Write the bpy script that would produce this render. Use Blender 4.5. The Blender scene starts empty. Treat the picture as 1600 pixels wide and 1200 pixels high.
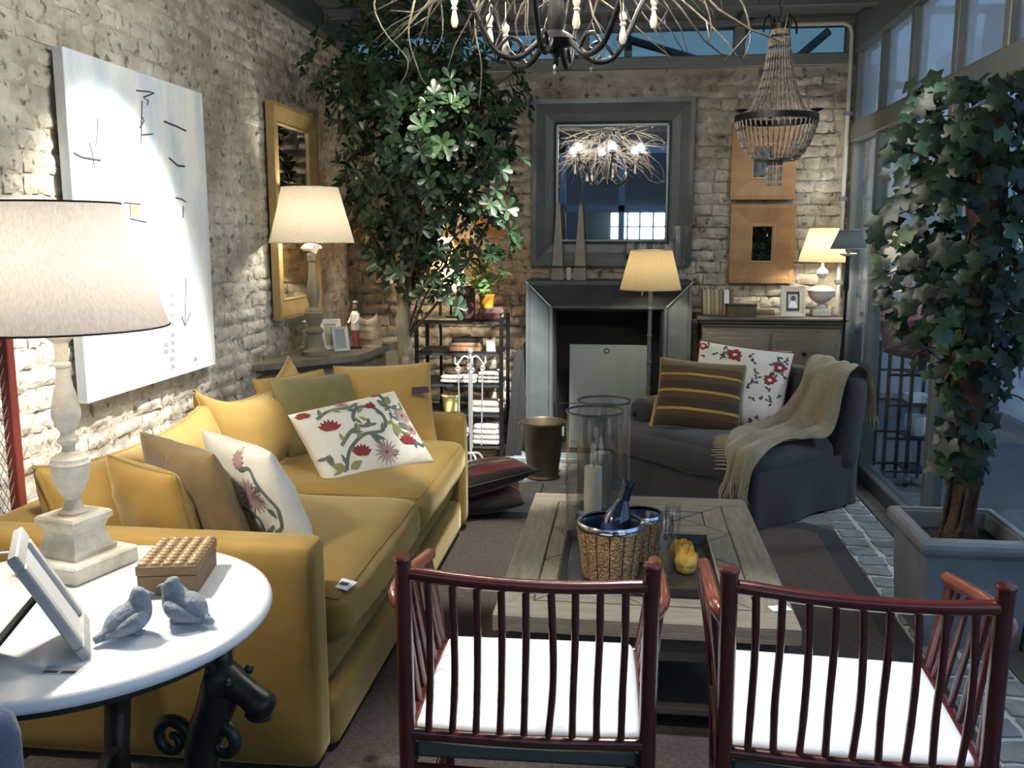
import bpy, math, random
from mathutils import Matrix, Vector, noise
random.seed(7)
SC = bpy.context.scene
COL = SC.collection
PI = math.pi
R = math.radians
sin, cos = math.sin, math.cos

# ------------------------------------------------------------------ camera, world, lights, exposure
cam_data = bpy.data.cameras.new('camera'); cam = bpy.data.objects.new('camera', cam_data); COL.objects.link(cam)
cam_data.sensor_width = 36.0; cam_data.lens = 36.0*1450/1600; cam_data.clip_start = .05
cam.location = (0, 0, 1.5); cam.rotation_euler = (R(90-9.013), 0, R(6.99))
SC.camera = cam
SC.view_settings.view_transform = 'Standard'; SC.view_settings.look = 'None'
SC.view_settings.gamma = 1.0; SC.view_settings.use_curve_mapping = False
SC.view_settings.exposure = 0.6

W = bpy.data.worlds.new('world'); SC.world = W; W.use_nodes = True
wn = W.node_tree.nodes; wl = W.node_tree.links
bg = wn['Background']
tc = wn.new('ShaderNodeTexCoord'); sp = wn.new('ShaderNodeSeparateXYZ'); rp = wn.new('ShaderNodeValToRGB')
wl.new(tc.outputs['Generated'], sp.inputs[0]); wl.new(sp.outputs['Z'], rp.inputs[0])
rp.color_ramp.elements[0].position = 0.0; rp.color_ramp.elements[0].color = (.28, .355, .44, 1)
rp.color_ramp.elements[1].position = 0.6; rp.color_ramp.elements[1].color = (.16, .255, .43, 1)
wl.new(rp.outputs[0], bg.inputs[0]); bg.inputs[1].default_value = 1.9

def point(name, loc, power, col=(1, .78, .5), rad=.035):
    l = bpy.data.lights.new(name, 'POINT'); l.energy = power; l.color = col; l.shadow_soft_size = rad
    o = bpy.data.objects.new(name, l); COL.objects.link(o); o.location = loc; return o
def spot(name, loc, tgt, power, ang, blend=.35, col=(1, .93, .8), rad=.04):
    l = bpy.data.lights.new(name, 'SPOT'); l.energy = power; l.color = col; l.spot_size = R(ang); l.spot_blend = blend; l.shadow_soft_size = rad
    o = bpy.data.objects.new(name, l); COL.objects.link(o); o.location = loc
    o.rotation_euler = (Vector(tgt)-Vector(loc)).to_track_quat('-Z', 'Y').to_euler(); return o
# ceiling spotlights of the shop
spot('spot_painting', (-.80, 3.25, 2.8), (-1.98, 3.38, 1.12), 450, 45, .6, (1, .97, .9))
spot('spot_sofa', (-.3, 3.9, 2.8), (-.62, 4.12, .2), 190, 27, .5, (1, .97, .9))
spot('spot_shelf', (-.05, 4.6, 2.8), (-.98, 6.08, .28), 850, 28, .5, (1, .97, .9))
spot('spot_tree', (-.55, 3.9, 2.75), (-1.02, 4.95, 2.06), 150, 24, .7, (1, .98, .92))
spot('spot_seats', (.15, 2.02, 2.84), (.14, 2.12, .45), 140, 46, .5, (.95, .98, 1))
spot('spot_mirror_wall', (1.0, 5.6, 2.75), (1.2, 6.6, 1.7), 26, 60, .7, (1, .96, .88))

# ------------------------------------------------------------------ mesh helpers
def T(x=0, y=0, z=0, rx=0, ry=0, rz=0, s=1):
    m = Matrix.Translation((x, y, z)) @ Matrix.Rotation(R(rz), 4, 'Z') @ Matrix.Rotation(R(ry), 4, 'Y') @ Matrix.Rotation(R(rx), 4, 'X')
    if s != 1:
        if isinstance(s, (tuple, list)): m = m @ Matrix.Diagonal((s[0], s[1], s[2], 1))
        else: m = m @ Matrix.Scale(s, 4)
    return m
class B:
    def __init__(s): s.v = []; s.f = []; s.sm = []; s.uv = None
    def add(s, vs, fs, M=None, smooth=False):
        o = len(s.v)
        if M is not None: vs = [M @ Vector(p) for p in vs]
        s.v.extend([tuple(p) for p in vs]); s.f.extend([tuple(i+o for i in f) for f in fs]); s.sm.extend([smooth]*len(fs)); return s
    def box(s, x0, x1, y0, y1, z0, z1, b=0, M=None):
        if x0 > x1: x0, x1 = x1, x0
        if y0 > y1: y0, y1 = y1, y0
        if z0 > z1: z0, z1 = z1, z0
        if b <= 0:
            v = [(x, y, z) for z in (z0, z1) for y in (y0, y1) for x in (x0, x1)]
            f = [(0, 2, 3, 1), (4, 5, 7, 6), (0, 1, 5, 4), (2, 6, 7, 3), (0, 4, 6, 2), (1, 3, 7, 5)]
            return s.add(v, f, M)
        b = min(b, (x1-x0)*.49, (y1-y0)*.49, (z1-z0)*.49)
        v = []; idx = {}
        for sx in (0, 1):
            for sy in (0, 1):
                for sz in (0, 1):
                    X, Y, Z = (x0, x1)[sx], (y0, y1)[sy], (z0, z1)[sz]
                    dx, dy, dz = b*(1-2*sx), b*(1-2*sy), b*(1-2*sz)
                    idx[sx, sy, sz, 0] = len(v); v.append((X, Y+dy, Z+dz))
                    idx[sx, sy, sz, 1] = len(v); v.append((X+dx, Y, Z+dz))
                    idx[sx, sy, sz, 2] = len(v); v.append((X+dx, Y+dy, Z))
        f = []
        I = lambda *k: idx[k]
        for a in (0, 1):
            q = [I(a, 0, 0, 0), I(a, 1, 0, 0), I(a, 1, 1, 0), I(a, 0, 1, 0)]; f.append(q if a else q[::-1])
            q = [I(0, a, 0, 1), I(1, a, 0, 1), I(1, a, 1, 1), I(0, a, 1, 1)]; f.append(q[::-1] if a else q)
            q = [I(0, 0, a, 2), I(1, 0, a, 2), I(1, 1, a, 2), I(0, 1, a, 2)]; f.append(q if a else q[::-1])
        for a in (0, 1):
            for c in (0, 1):
                f.append([I(a, c, 0, 0), I(a, c, 1, 0), I(a, c, 1, 1), I(a, c, 0, 1)])
                f.append([I(a, 0, c, 0), I(a, 1, c, 0), I(a, 1, c, 2), I(a, 0, c, 2)])
                f.append([I(0, a, c, 1), I(1, a, c, 1), I(1, a, c, 2), I(0, a, c, 2)])
        for k in [(a, c, d) for a in (0, 1) for c in (0, 1) for d in (0, 1)]:
            f.append([I(*k, 0), I(*k, 1), I(*k, 2)])
        return s.add(v, f, M)
    def lathe(s, prof, n=24, M=None, smooth=True, cap=True):
        v = []; f = []; m = len(prof)
        for i in range(n):
            a = 2*PI*i/n; ca, sa = cos(a), sin(a)
            v += [(r*ca, r*sa, z) for r, z in prof]
        for i in range(n):
            j = (i+1) % n
            for k in range(m-1): f.append((i*m+k, j*m+k, j*m+k+1, i*m+k+1))
        s.add(v, f, M, smooth)
        if cap:
            o = len(s.v)-len(v)
            for k, rev in ((0, True), (m-1, False)):
                if prof[k][0] > 1e-5:
                    q = [o+i*m+k for i in range(n)]
                    s.f.append(tuple(q[::-1] if rev else q)); s.sm.append(False)
        return s
    def sq(s, prof, M=None):
        # square-section stack (half-width, z)
        v = []; f = []
        for w, z in prof: v += [(-w, -w, z), (w, -w, z), (w, w, z), (-w, w, z)]
        for k in range(len(prof)-1):
            for i in range(4): f.append((k*4+i, k*4+(i+1) % 4, k*4+4+(i+1) % 4, k*4+4+i))
        f.append((3, 2, 1, 0)); e = 4*(len(prof)-1); f.append((e, e+1, e+2, e+3))
        return s.add(v, f, M)
    def tube(s, pts, r, n=8, M=None, closed=False, cap=True, smooth=True):
        P = [Vector(p) for p in pts]; L = len(P)
        if not isinstance(r, (list, tuple)): r = [r]*L
        t0 = (P[1]-P[0]).normalized()
        up = Vector((0, 0, 1)) if abs(t0.z) < .9 else Vector((1, 0, 0))
        nrm = (up - t0*up.dot(t0)).normalized(); v = []
        for i in range(L):
            if closed: t = (P[(i+1) % L]-P[i-1])
            else: t = P[min(i+1, L-1)]-P[max(i-1, 0)]
            t = t.normalized() if t.length > 1e-9 else t0
            nrm = nrm - t*nrm.dot(t)
            nrm = nrm.normalized() if nrm.length > 1e-6 else t.orthogonal().normalized()
            bn = t.cross(nrm)
            for k in range(n):
                a = 2*PI*k/n; v.append(P[i]+(nrm*cos(a)+bn*sin(a))*r[i])
        f = []
        for i in range(L if closed else L-1):
            j = (i+1) % L
            for k in range(n): f.append((i*n+k, i*n+(k+1) % n, j*n+(k+1) % n, j*n+k))
        s.add(v, f, M, smooth)
        if cap and not closed:
            o = len(s.v)-len(v)
            s.f.append(tuple(o+k for k in range(n))[::-1]); s.sm.append(False)
            s.f.append(tuple(o+(L-1)*n+k for k in range(n))); s.sm.append(False)
        return s
    def ball(s, c, r, nu=14, nv=8, M=None):
        if not isinstance(r, (list, tuple)): r = (r, r, r)
        v = [(c[0], c[1], c[2]+r[2])]; f = []
        for j in range(1, nv):
            b = PI*j/nv
            for i in range(nu):
                a = 2*PI*i/nu; v.append((c[0]+r[0]*sin(b)*cos(a), c[1]+r[1]*sin(b)*sin(a), c[2]+r[2]*cos(b)))
        v.append((c[0], c[1], c[2]-r[2])); e = len(v)-1
        for i in range(nu):
            k = (i+1) % nu
            f.append((0, 1+i, 1+k)); f.append((e, 1+(nv-2)*nu+k, 1+(nv-2)*nu+i))
            for j in range(nv-2): f.append((1+j*nu+i, 1+(j+1)*nu+i, 1+(j+1)*nu+k, 1+j*nu+k))
        return s.add(v, f, M, True)
    def prism(s, poly, z0, z1, M=None, smooth=False):
        n = len(poly); v = [(x, y, z0) for x, y in poly]+[(x, y, z1) for x, y in poly]
        f = [tuple(range(n))[::-1], tuple(range(n, 2*n))]+[(i, (i+1) % n, n+(i+1) % n, n+i) for i in range(n)]
        return s.add(v, f, M, smooth)
    def grid(s, fn, nu, nv, M=None, smooth=True, flip=False):
        v = [fn(i/nu, j/nv) for j in range(nv+1) for i in range(nu+1)]; f = []
        for j in range(nv):
            for i in range(nu):
                a = j*(nu+1)+i; q = (a, a+1, a+nu+2, a+nu+1); f.append(q[::-1] if flip else q)
        return s.add(v, f, M, smooth)
    def soft(s, c, size, r, puff=(0, 0, 0), n=10, M=None, wob=0, seed=0):
        # rounded, puffed upholstery block
        hx, hy, hz = size[0]/2, size[1]/2, size[2]/2; r = min(r, hx, hy, hz)
        def mp(p):
            q = Vector((p[0]*hx, p[1]*hy, p[2]*hz))
            inn = Vector((max(-(hx-r), min(hx-r, q.x)), max(-(hy-r), min(hy-r, q.y)), max(-(hz-r), min(hz-r, q.z))))
            d = q-inn
            if d.length > 1e-9: q = inn+d.normalized()*r
            a, b, e = (1-p[0]**2), (1-p[1]**2), (1-p[2]**2)
            q.x += (1 if p[0] > 0 else -1)*puff[0]*b*e*min(1, abs(p[0])*1.5)
            q.y += (1 if p[1] > 0 else -1)*puff[1]*a*e*min(1, abs(p[1])*1.5)
            q.z += (1 if p[2] > 0 else -1)*puff[2]*a*b*min(1, abs(p[2])*1.5)
            if wob:
                k = noise.noise_vector(Vector((q.x*6+seed*7.1, q.y*6, q.z*6)))
                q += k*wob
            return q+Vector(c)
        # warp grid so edges get more verts
        def w(t): return sin(t*PI/2) if True else t
        s.mp = mp
        for ax in range(3):
            for sg in (-1, 1):
                def fn(u, v2, ax=ax, sg=sg):
                    a, b = w(2*u-1), w(2*v2-1)
                    p = [0, 0, 0]; p[ax] = sg; p[(ax+1) % 3] = a; p[(ax+2) % 3] = b
                    return mp(p)
                s.grid(fn, n, n, M, True, flip=(sg < 0))
        return s
    def ob(s, name, mat, parent=None, angle=40, weld=False, loc=None):
        me = bpy.data.meshes.new(name); me.from_pydata(s.v, [], s.f)
        if weld:
            import bmesh
            me.polygons.foreach_set('use_smooth', s.sm)
            bm = bmesh.new(); bm.from_mesh(me); bmesh.ops.remove_doubles(bm, verts=bm.verts, dist=1e-5); bm.to_mesh(me); bm.free()
        else: me.polygons.foreach_set('use_smooth', s.sm)
        me.update()
        if any(s.sm): me.set_sharp_from_angle(angle=R(angle))
        if mat: me.materials.append(mat)
        o = bpy.data.objects.new(name, me); COL.objects.link(o)
        if parent: o.parent = parent
        if loc: o.location = loc
        return o
def tag(o, label=None, cat=None, group=None, kind=None):
    if label: o['label'] = label
    if cat: o['category'] = cat
    if group: o['group'] = group
    if kind: o['kind'] = kind
    return o
def thing(name, label, cat, loc=(0, 0, 0), rz=0, group=None):
    o = bpy.data.objects.new(name, None); COL.objects.link(o); o.empty_display_size = .05
    o.location = loc; o.rotation_euler = (0, 0, R(rz)); return tag(o, label, cat, group)
def inst(me_ob, name, parent, M=None):
    o = bpy.data.objects.new(name, me_ob.data); COL.objects.link(o); o.parent = parent
    if M is not None: o.matrix_local = M
    return o
def copy_tree(o, parent=None):
    c = o.copy(); COL.objects.link(c)
    if parent: c.parent = parent
    for ch in list(o.children): copy_tree(ch, c)
    return c
def bez(pts, n=8):
    # Catmull-Rom through points
    P = [Vector(p) for p in pts]; out = []
    for i in range(len(P)-1):
        p0, p1, p2, p3 = P[max(i-1, 0)], P[i], P[i+1], P[min(i+2, len(P)-1)]
        for k in range(n):
            t = k/n; out.append(.5*((2*p1)+(p2-p0)*t+(2*p0-5*p1+4*p2-p3)*t*t+(3*p1-p0-3*p2+p3)*t**3))
    out.append(P[-1]); return out
def circ(r, n=32, z=0, c=(0, 0)): return [(c[0]+r*cos(2*PI*i/n), c[1]+r*sin(2*PI*i/n), z) for i in range(n)]
rnd = random.uniform

# ------------------------------------------------------------------ materials
def mat(name, col, rough=.6, metal=0, col2=None, vs=8, st=(1, 1, 1), bump=0, bs=60, sheen=0, spec=.5, contrast=.25, trans=0, rand=0, bst=None, coat=0, sheen_col=None, emit=None):
    m = bpy.data.materials.new(name); m.use_nodes = True; nt = m.node_tree; N = nt.nodes; L = nt.links; p = N['Principled BSDF']
    p.inputs['Base Color'].default_value = (*col, 1); p.inputs['Roughness'].default_value = rough; p.inputs['Metallic'].default_value = metal
    p.inputs['Specular IOR Level'].default_value = spec
    if coat: p.inputs['Coat Weight'].default_value = coat; p.inputs['Coat Roughness'].default_value = .15
    if sheen:
        p.inputs['Sheen Weight'].default_value = sheen; p.inputs['Sheen Roughness'].default_value = .4
        if sheen_col: p.inputs['Sheen Tint'].default_value = (*sheen_col, 1)
    if trans: p.inputs['Transmission Weight'].default_value = trans
    if emit: p.inputs['Emission Color'].default_value = (*emit[0], 1); p.inputs['Emission Strength'].default_value = emit[1]
    if col2 or bump:
        t = N.new('ShaderNodeTexCoord'); mp = N.new('ShaderNodeMapping'); mp.inputs['Scale'].default_value = st; L.new(t.outputs['Object'], mp.inputs['Vector'])
        src = mp.outputs[0]
        if rand:
            oi = N.new('ShaderNodeObjectInfo'); ad = N.new('ShaderNodeVectorMath'); ad.operation = 'ADD'
            ml = N.new('ShaderNodeMath'); ml.operation = 'MULTIPLY'; ml.inputs[1].default_value = 37; L.new(oi.outputs['Random'], ml.inputs[0])
            L.new(mp.outputs[0], ad.inputs[0]); L.new(ml.outputs[0], ad.inputs[1]); src = ad.outputs[0]
        if col2:
            nz = N.new('ShaderNodeTexNoise'); nz.inputs['Scale'].default_value = vs; nz.inputs['Detail'].default_value = 5; nz.inputs['Roughness'].default_value = .6
            L.new(src, nz.inputs['Vector'])
            r = N.new('ShaderNodeValToRGB'); e = r.color_ramp.elements
            e[0].position = .5-contrast; e[0].color = (*col, 1); e[1].position = .5+contrast; e[1].color = (*col2, 1)
            L.new(nz.outputs['Fac'], r.inputs[0]); L.new(r.outputs[0], p.inputs['Base Color'])
        if bump:
            n2 = N.new('ShaderNodeTexNoise'); n2.inputs['Scale'].default_value = bs; n2.inputs['Detail'].default_value = 4
            if bst:
                m2 = N.new('ShaderNodeMapping'); m2.inputs['Scale'].default_value = bst; L.new(t.outputs['Object'], m2.inputs['Vector']); L.new(m2.outputs[0], n2.inputs['Vector'])
            else: L.new(src, n2.inputs['Vector'])
            bp = N.new('ShaderNodeBump'); bp.inputs['Strength'].default_value = bump; bp.inputs['Distance'].default_value = .01
            L.new(n2.outputs['Fac'], bp.inputs['Height']); L.new(bp.outputs[0], p.inputs['Normal'])
    return m
def glass_mat(name, tint=(.9, .95, 1), gloss=.12, rough=.02, haze=0, hazecol=(.5, .6, .7)):
    m = bpy.data.materials.new(name); m.use_nodes = True; N = m.node_tree.nodes; L = m.node_tree.links; N.remove(N['Principled BSDF'])
    out = N['Material Output']; tr = N.new('ShaderNodeBsdfTransparent'); tr.inputs[0].default_value = (*tint, 1)
    g = N.new('ShaderNodeBsdfGlossy'); g.inputs['Roughness'].default_value = rough
    lw = N.new('ShaderNodeLayerWeight'); lw.inputs['Blend'].default_value = .5
    pw = N.new('ShaderNodeMath'); pw.operation = 'POWER'; pw.inputs[1].default_value = 4.5; L.new(lw.outputs['Facing'], pw.inputs[0])
    ml = N.new('ShaderNodeMath'); ml.operation = 'MULTIPLY_ADD'; ml.inputs[1].default_value = .75; ml.inputs[2].default_value = gloss*.5; ml.use_clamp = True
    L.new(pw.outputs[0], ml.inputs[0])
    mx = N.new('ShaderNodeMixShader'); L.new(ml.outputs[0], mx.inputs[0]); L.new(tr.outputs[0], mx.inputs[1]); L.new(g.outputs[0], mx.inputs[2])
    if haze:
        d = N.new('ShaderNodeBsdfDiffuse'); d.inputs[0].default_value = (*hazecol, 1); tl = N.new('ShaderNodeBsdfTranslucent'); tl.inputs[0].default_value = (*hazecol, 1)
        ms = N.new('ShaderNodeMixShader'); ms.inputs[0].default_value = .5; L.new(d.outputs[0], ms.inputs[1]); L.new(tl.outputs[0], ms.inputs[2])
        m2 = N.new('ShaderNodeMixShader'); m2.inputs[0].default_value = haze; L.new(mx.outputs[0], m2.inputs[1]); L.new(ms.outputs[0], m2.inputs[2]); L.new(m2.outputs[0], out.inputs[0])
    else: L.new(mx.outputs[0], out.inputs[0])
    return m
def shade_mat(name, col, t=.5, weave=(60, 60, 400)):
    m = bpy.data.materials.new(name); m.use_nodes = True; N = m.node_tree.nodes; L = m.node_tree.links; N.remove(N['Principled BSDF'])
    out = N['Material Output']; d = N.new('ShaderNodeBsdfDiffuse'); tl = N.new('ShaderNodeBsdfTranslucent')
    tcn = N.new('ShaderNodeTexCoord'); mp = N.new('ShaderNodeMapping'); mp.inputs['Scale'].default_value = weave; nz = N.new('ShaderNodeTexNoise'); nz.inputs['Scale'].default_value = 1; nz.inputs['Detail'].default_value = 3
    L.new(tcn.outputs['Object'], mp.inputs[0]); L.new(mp.outputs[0], nz.inputs['Vector'])
    r = N.new('ShaderNodeValToRGB'); r.color_ramp.elements[0].position = .3; r.color_ramp.elements[1].position = .7
    r.color_ramp.elements[0].color = (*[c*.78 for c in col], 1); r.color_ramp.elements[1].color = (*col, 1); L.new(nz.outputs['Fac'], r.inputs[0])
    L.new(r.outputs[0], d.inputs[0]); L.new(r.outputs[0], tl.inputs[0])
    mx = N.new('ShaderNodeMixShader'); mx.inputs[0].default_value = t; L.new(d.outputs[0], mx.inputs[1]); L.new(tl.outputs[0], mx.inputs[2]); L.new(mx.outputs[0], out.inputs[0]); return m
def bulb_mat(name, col, strength):
    m = bpy.data.materials.new(name); m.use_nodes = True; N = m.node_tree.nodes; L = m.node_tree.links; N.remove(N['Principled BSDF'])
    e = N.new('ShaderNodeEmission'); e.inputs[0].default_value = (*col, 1); e.inputs[1].default_value = strength; t = N.new('ShaderNodeBsdfTransparent'); a = N.new('ShaderNodeAddShader')
    L.new(e.outputs[0], a.inputs[0]); L.new(t.outputs[0], a.inputs[1]); L.new(a.outputs[0], N['Material Output'].inputs[0]); return m
def leaf_mat(name, c1, c2, rough=.45, tl=.3):
    m = mat(name, c1, rough, col2=c2, vs=3, spec=.5, rand=1, contrast=.2); N = m.node_tree.nodes; L = m.node_tree.links
    p = N['Principled BSDF']; out = N['Material Output']; t = N.new('ShaderNodeBsdfTranslucent'); rr = [n for n in N if n.type == 'VALTORGB'][0]
    L.new(rr.outputs[0], t.inputs[0]); mx = N.new('ShaderNodeMixShader'); mx.inputs[0].default_value = tl
    L.new(p.outputs[0], mx.inputs[1]); L.new(t.outputs[0], mx.inputs[2]); L.new(mx.outputs[0], out.inputs[0]); return m
def stripe_mat(name, axis, bands, rough=.9, sheen=.3, wob=.01, bump=.3):
    # bands: [(pos, colour)] constant ramp along one object axis, 0..1 over lo..hi
    lo, hi, bl = bands
    m = mat(name, bl[0][1], rough, bump=bump, bs=180, sheen=sheen); N = m.node_tree.nodes; L = m.node_tree.links; p = N['Principled BSDF']
    t = N.new('ShaderNodeTexCoord'); s = N.new('ShaderNodeSeparateXYZ'); L.new(t.outputs['Object'], s.inputs[0])
    nz = N.new('ShaderNodeTexNoise'); nz.inputs['Scale'].default_value = 9; L.new(t.outputs['Object'], nz.inputs['Vector'])
    a = N.new('ShaderNodeMath'); a.operation = 'MULTIPLY_ADD'; a.inputs[1].default_value = wob; L.new(nz.outputs['Fac'], a.inputs[0]); L.new(s.outputs['XYZ'.index(axis)], a.inputs[2])
    mr = N.new('ShaderNodeMapRange'); mr.inputs[1].default_value = lo; mr.inputs[2].default_value = hi; L.new(a.outputs[0], mr.inputs[0])
    r = N.new('ShaderNodeValToRGB'); r.color_ramp.interpolation = 'CONSTANT'; e = r.color_ramp.elements
    while len(e) < len(bl): e.new(.5)
    for k, (q, c) in enumerate(bl): e[k].position = q
    for k, (q, c) in enumerate(sorted(bl, key=lambda z: z[0])): e[k].position = q; e[k].color = (*c, 1)
    L.new(mr.outputs[0], r.inputs[0]); L.new(r.outputs[0], p.inputs['Base Color']); return m

WOOD_ST = (1, 12, 12)
K = {}
K['brick'] = mat('whitewashed_brick', (.37, .345, .295), .9, col2=(.68, .65, .58), vs=9, bump=.9, bs=34, contrast=.2, rand=1)
def pitted(m, lo=.34, scale=26):
    # dark chips and pits in old painted masonry
    N = m.node_tree.nodes; L = m.node_tree.links; p = N['Principled BSDF']; rr = [n for n in N if n.type == 'VALTORGB'][0]; t = [n for n in N if n.type == 'TEX_COORD'][0]
    g = N.new('ShaderNodeNewGeometry'); nz = N.new('ShaderNodeTexNoise'); nz.inputs['Scale'].default_value = scale; nz.inputs['Detail'].default_value = 3; L.new(g.outputs['Position'], nz.inputs['Vector'])
    r2 = N.new('ShaderNodeValToRGB'); r2.color_ramp.elements[0].position = .30; r2.color_ramp.elements[0].color = (lo, lo*.9, lo*.8, 1); r2.color_ramp.elements[1].position = .42; r2.color_ramp.elements[1].color = (1, 1, 1, 1); L.new(nz.outputs['Fac'], r2.inputs[0])
    n3 = N.new('ShaderNodeTexNoise'); n3.inputs['Scale'].default_value = 2.2; n3.inputs['Detail'].default_value = 6; L.new(g.outputs['Position'], n3.inputs['Vector'])
    r3 = N.new('ShaderNodeValToRGB'); r3.color_ramp.elements[0].position = .35; r3.color_ramp.elements[0].color = (.62, .58, .53, 1); r3.color_ramp.elements[1].position = .62; r3.color_ramp.elements[1].color = (1.1, 1.1, 1.1, 1); L.new(n3.outputs['Fac'], r3.inputs[0])
    for r_ in (r2, r3):
        mx = N.new('ShaderNodeMixRGB'); mx.blend_type = 'MULTIPLY'; mx.inputs[0].default_value = 1
        src = p.inputs['Base Color'].links[0].from_socket; L.new(src, mx.inputs[1]); L.new(r_.outputs[0], mx.inputs[2]); L.new(mx.outputs[0], p.inputs['Base Color'])
    return m
pitted(K['brick'])
K['mortar'] = mat('lime_mortar', (.34, .315, .27), .95, col2=(.60, .57, .50), vs=6, bump=.8, bs=40)
K['stone'] = mat('rough_wall_stone', (.25, .23, .19), .95, col2=(.52, .48, .41), vs=10, bump=1, bs=30, contrast=.2, rand=1)
pitted(K['stone'], .3, 18)
K['rmortar'] = mat('stone_wall_mortar', (.28, .255, .215), .95, col2=(.48, .44, .37), vs=5, bump=1, bs=25)
pitted(K['mortar']); pitted(K['rmortar'], .3, 18)
K['steel_dark'] = mat('dark_painted_steel', (.055, .065, .07), .5, col2=(.08, .09, .095), vs=4, bump=.1, bs=30)
K['steel_post'] = mat('grey_green_painted_steel', (.085, .095, .09), .5, col2=(.12, .13, .12), vs=3, bump=.1)
K['pane'] = glass_mat('window_glass', (.75, .85, .92), .10, .03)
K['pane_upper'] = glass_mat('hazy_window_glass', (.6, .7, .8), .12, .08, .45, (.30, .36, .42))  # upper panes carry an even grey-blue haze
K['velvet'] = mat('mustard_velvet', (.25, .145, .026), .75, col2=(.32, .195, .042), vs=5, bump=.12, bs=140, sheen=.6, sheen_col=(1, .85, .5), contrast=.3)
K['velvet_d'] = mat('mustard_velvet_piping', (.24, .145, .028), .75, bump=.1, bs=140, sheen=.5, sheen_col=(1, .85, .5))
K['slate'] = mat('slate_linen', (.030, .030, .032), .9, col2=(.042, .042, .045), vs=14, bump=.3, bs=220, sheen=.3)
K['whitec'] = mat('white_cotton', (.88, .88, .86), .85, bump=.08, bs=120, sheen=.2)
K['bamboo'] = mat('red_brown_bamboo', (.050, .008, .009), .22, col2=(.11, .020, .016), vs=7, st=(1, 1, .5), spec=.6, coat=.5, contrast=.25)
K['bamboo_lt'] = mat('worn_bamboo_arm', (.12, .022, .015), .25, col2=(.24, .065, .035), vs=10, spec=.6, coat=.4)
K['oldwood'] = mat('grey_weathered_oak', (.19, .155, .115), .7, col2=(.34, .29, .22), vs=4, st=(2, 14, 14), bump=.3, bs=8, bst=(3, 60, 60), contrast=.25, rand=1)
K['greywood'] = mat('dark_grey_wood', (.085, .075, .065), .65, col2=(.145, .13, .11), vs=4, st=(2, 14, 14), bump=.25, bs=8, bst=(3, 60, 60))
K['pine'] = mat('waxed_pine', (.20, .105, .042), .5, col2=(.29, .165, .072), vs=3, st=(6, 3, 1.2), bump=.1, bs=20)
K['pinelight'] = mat('pale_pine', (.27, .185, .075), .55, col2=(.37, .265, .12), vs=3, st=(6, 3, 1.2), bump=.1, bs=20)
K['zinc'] = mat('zinc_grey_metal', (.12, .145, .15), .42, .55, col2=(.20, .23, .235), vs=5, bump=.1, bs=30)
K['zinc_dark'] = mat('dark_zinc', (.05, .06, .065), .4, .5, col2=(.09, .10, .105), vs=6, bump=.15, bs=40)
K['soot'] = mat('sooty_firebox', (.012, .011, .010), .95)
K['panel'] = mat('zinc_fire_panel', (.21, .25, .25), .55, .3, col2=(.29, .33, .32), vs=4)
K['iron'] = mat('black_iron', (.018, .018, .018), .45, .6, bump=.2, bs=50)
K['ironb'] = mat('bronzed_cast_iron', (.02, .024, .022), .38, .5, col2=(.045, .05, .042), vs=12, bump=.2, bs=40)
K['silver'] = mat('polished_steel', (.72, .73, .75), .3, .65)
K['mirror'] = mat('mirror_glass', (.82, .84, .85), .015, 1)
K['marble'] = mat('white_marble', (.84, .85, .86), .16, col2=(.90, .91, .92), vs=3, contrast=.4)
K['black'] = mat('black_paint', (.008, .008, .008), .6)
K['tagw'] = mat('white_card', (.85, .87, .9), .7)
K['ink'] = mat('dark_grey_ink', (.06, .06, .07), .8)
# ------------------------------------------------------------------ the setting
def struct(o): return tag(o, kind='structure')
XL, XR, YB = -2.0, 1.5, 6.6
K['floor'] = mat('dark_screed', (.10, .095, .09), .85, col2=(.15, .14, .13), vs=5, bump=.2, bs=30)
K['joint'] = mat('pale_joint_mortar', (.50, .52, .52), .9, col2=(.62, .63, .62), vs=12, bump=.4, bs=40)
K['cobble'] = mat('grey_cobble', (.15, .17, .175), .8, col2=(.30, .32, .32), vs=14, bump=.6, bs=40, rand=1)
K['flag'] = mat('grey_flagstone', (.16, .16, .15), .75, col2=(.27, .27, .25), vs=6, bump=.3, bs=30, rand=1)
K['timber'] = mat('dark_threshold_board', (.055, .055, .055), .6, col2=(.10, .10, .10), vs=3, st=(20, 1, 20), bump=.2, bs=20)
floor = struct(B().box(-2.2, 1.62, -3.2, 6.75, -.12, -.014).ob('floor', K['floor']))
B().box(1.10, 1.365, 1.2, 6.4, -.014, -.006).ob('paving_joint', K['joint'], floor)
def stone_variants(w, d, h, n, jit):
    out = []
    for k in range(n):
        b = B(); rn = random.Random(k*13+int(w*1000))
        def fn(u, v):
            x, y = (u-.5)*w, (v-.5)*d
            x += rn.uniform(-jit, jit); y += rn.uniform(-jit, jit)
            e = min(u, 1-u, v, 1-v)
            return (x, y, h-(.35*h if e < .01 else 0)+rn.uniform(-.15, .15)*h)
        b.grid(fn, 3, 3, None, False)
        t = b.v; ring = [0, 1, 2, 3, 7, 11, 15, 14, 13, 12, 8, 4]; o = len(t)
        b.v += [(t[i][0], t[i][1], -.008) for i in ring]
        for i in range(12): b.f.append((ring[i], o+i, o+(i+1) % 12, ring[(i+1) % 12])); b.sm.append(False)
        out.append(b)
    return out
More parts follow.
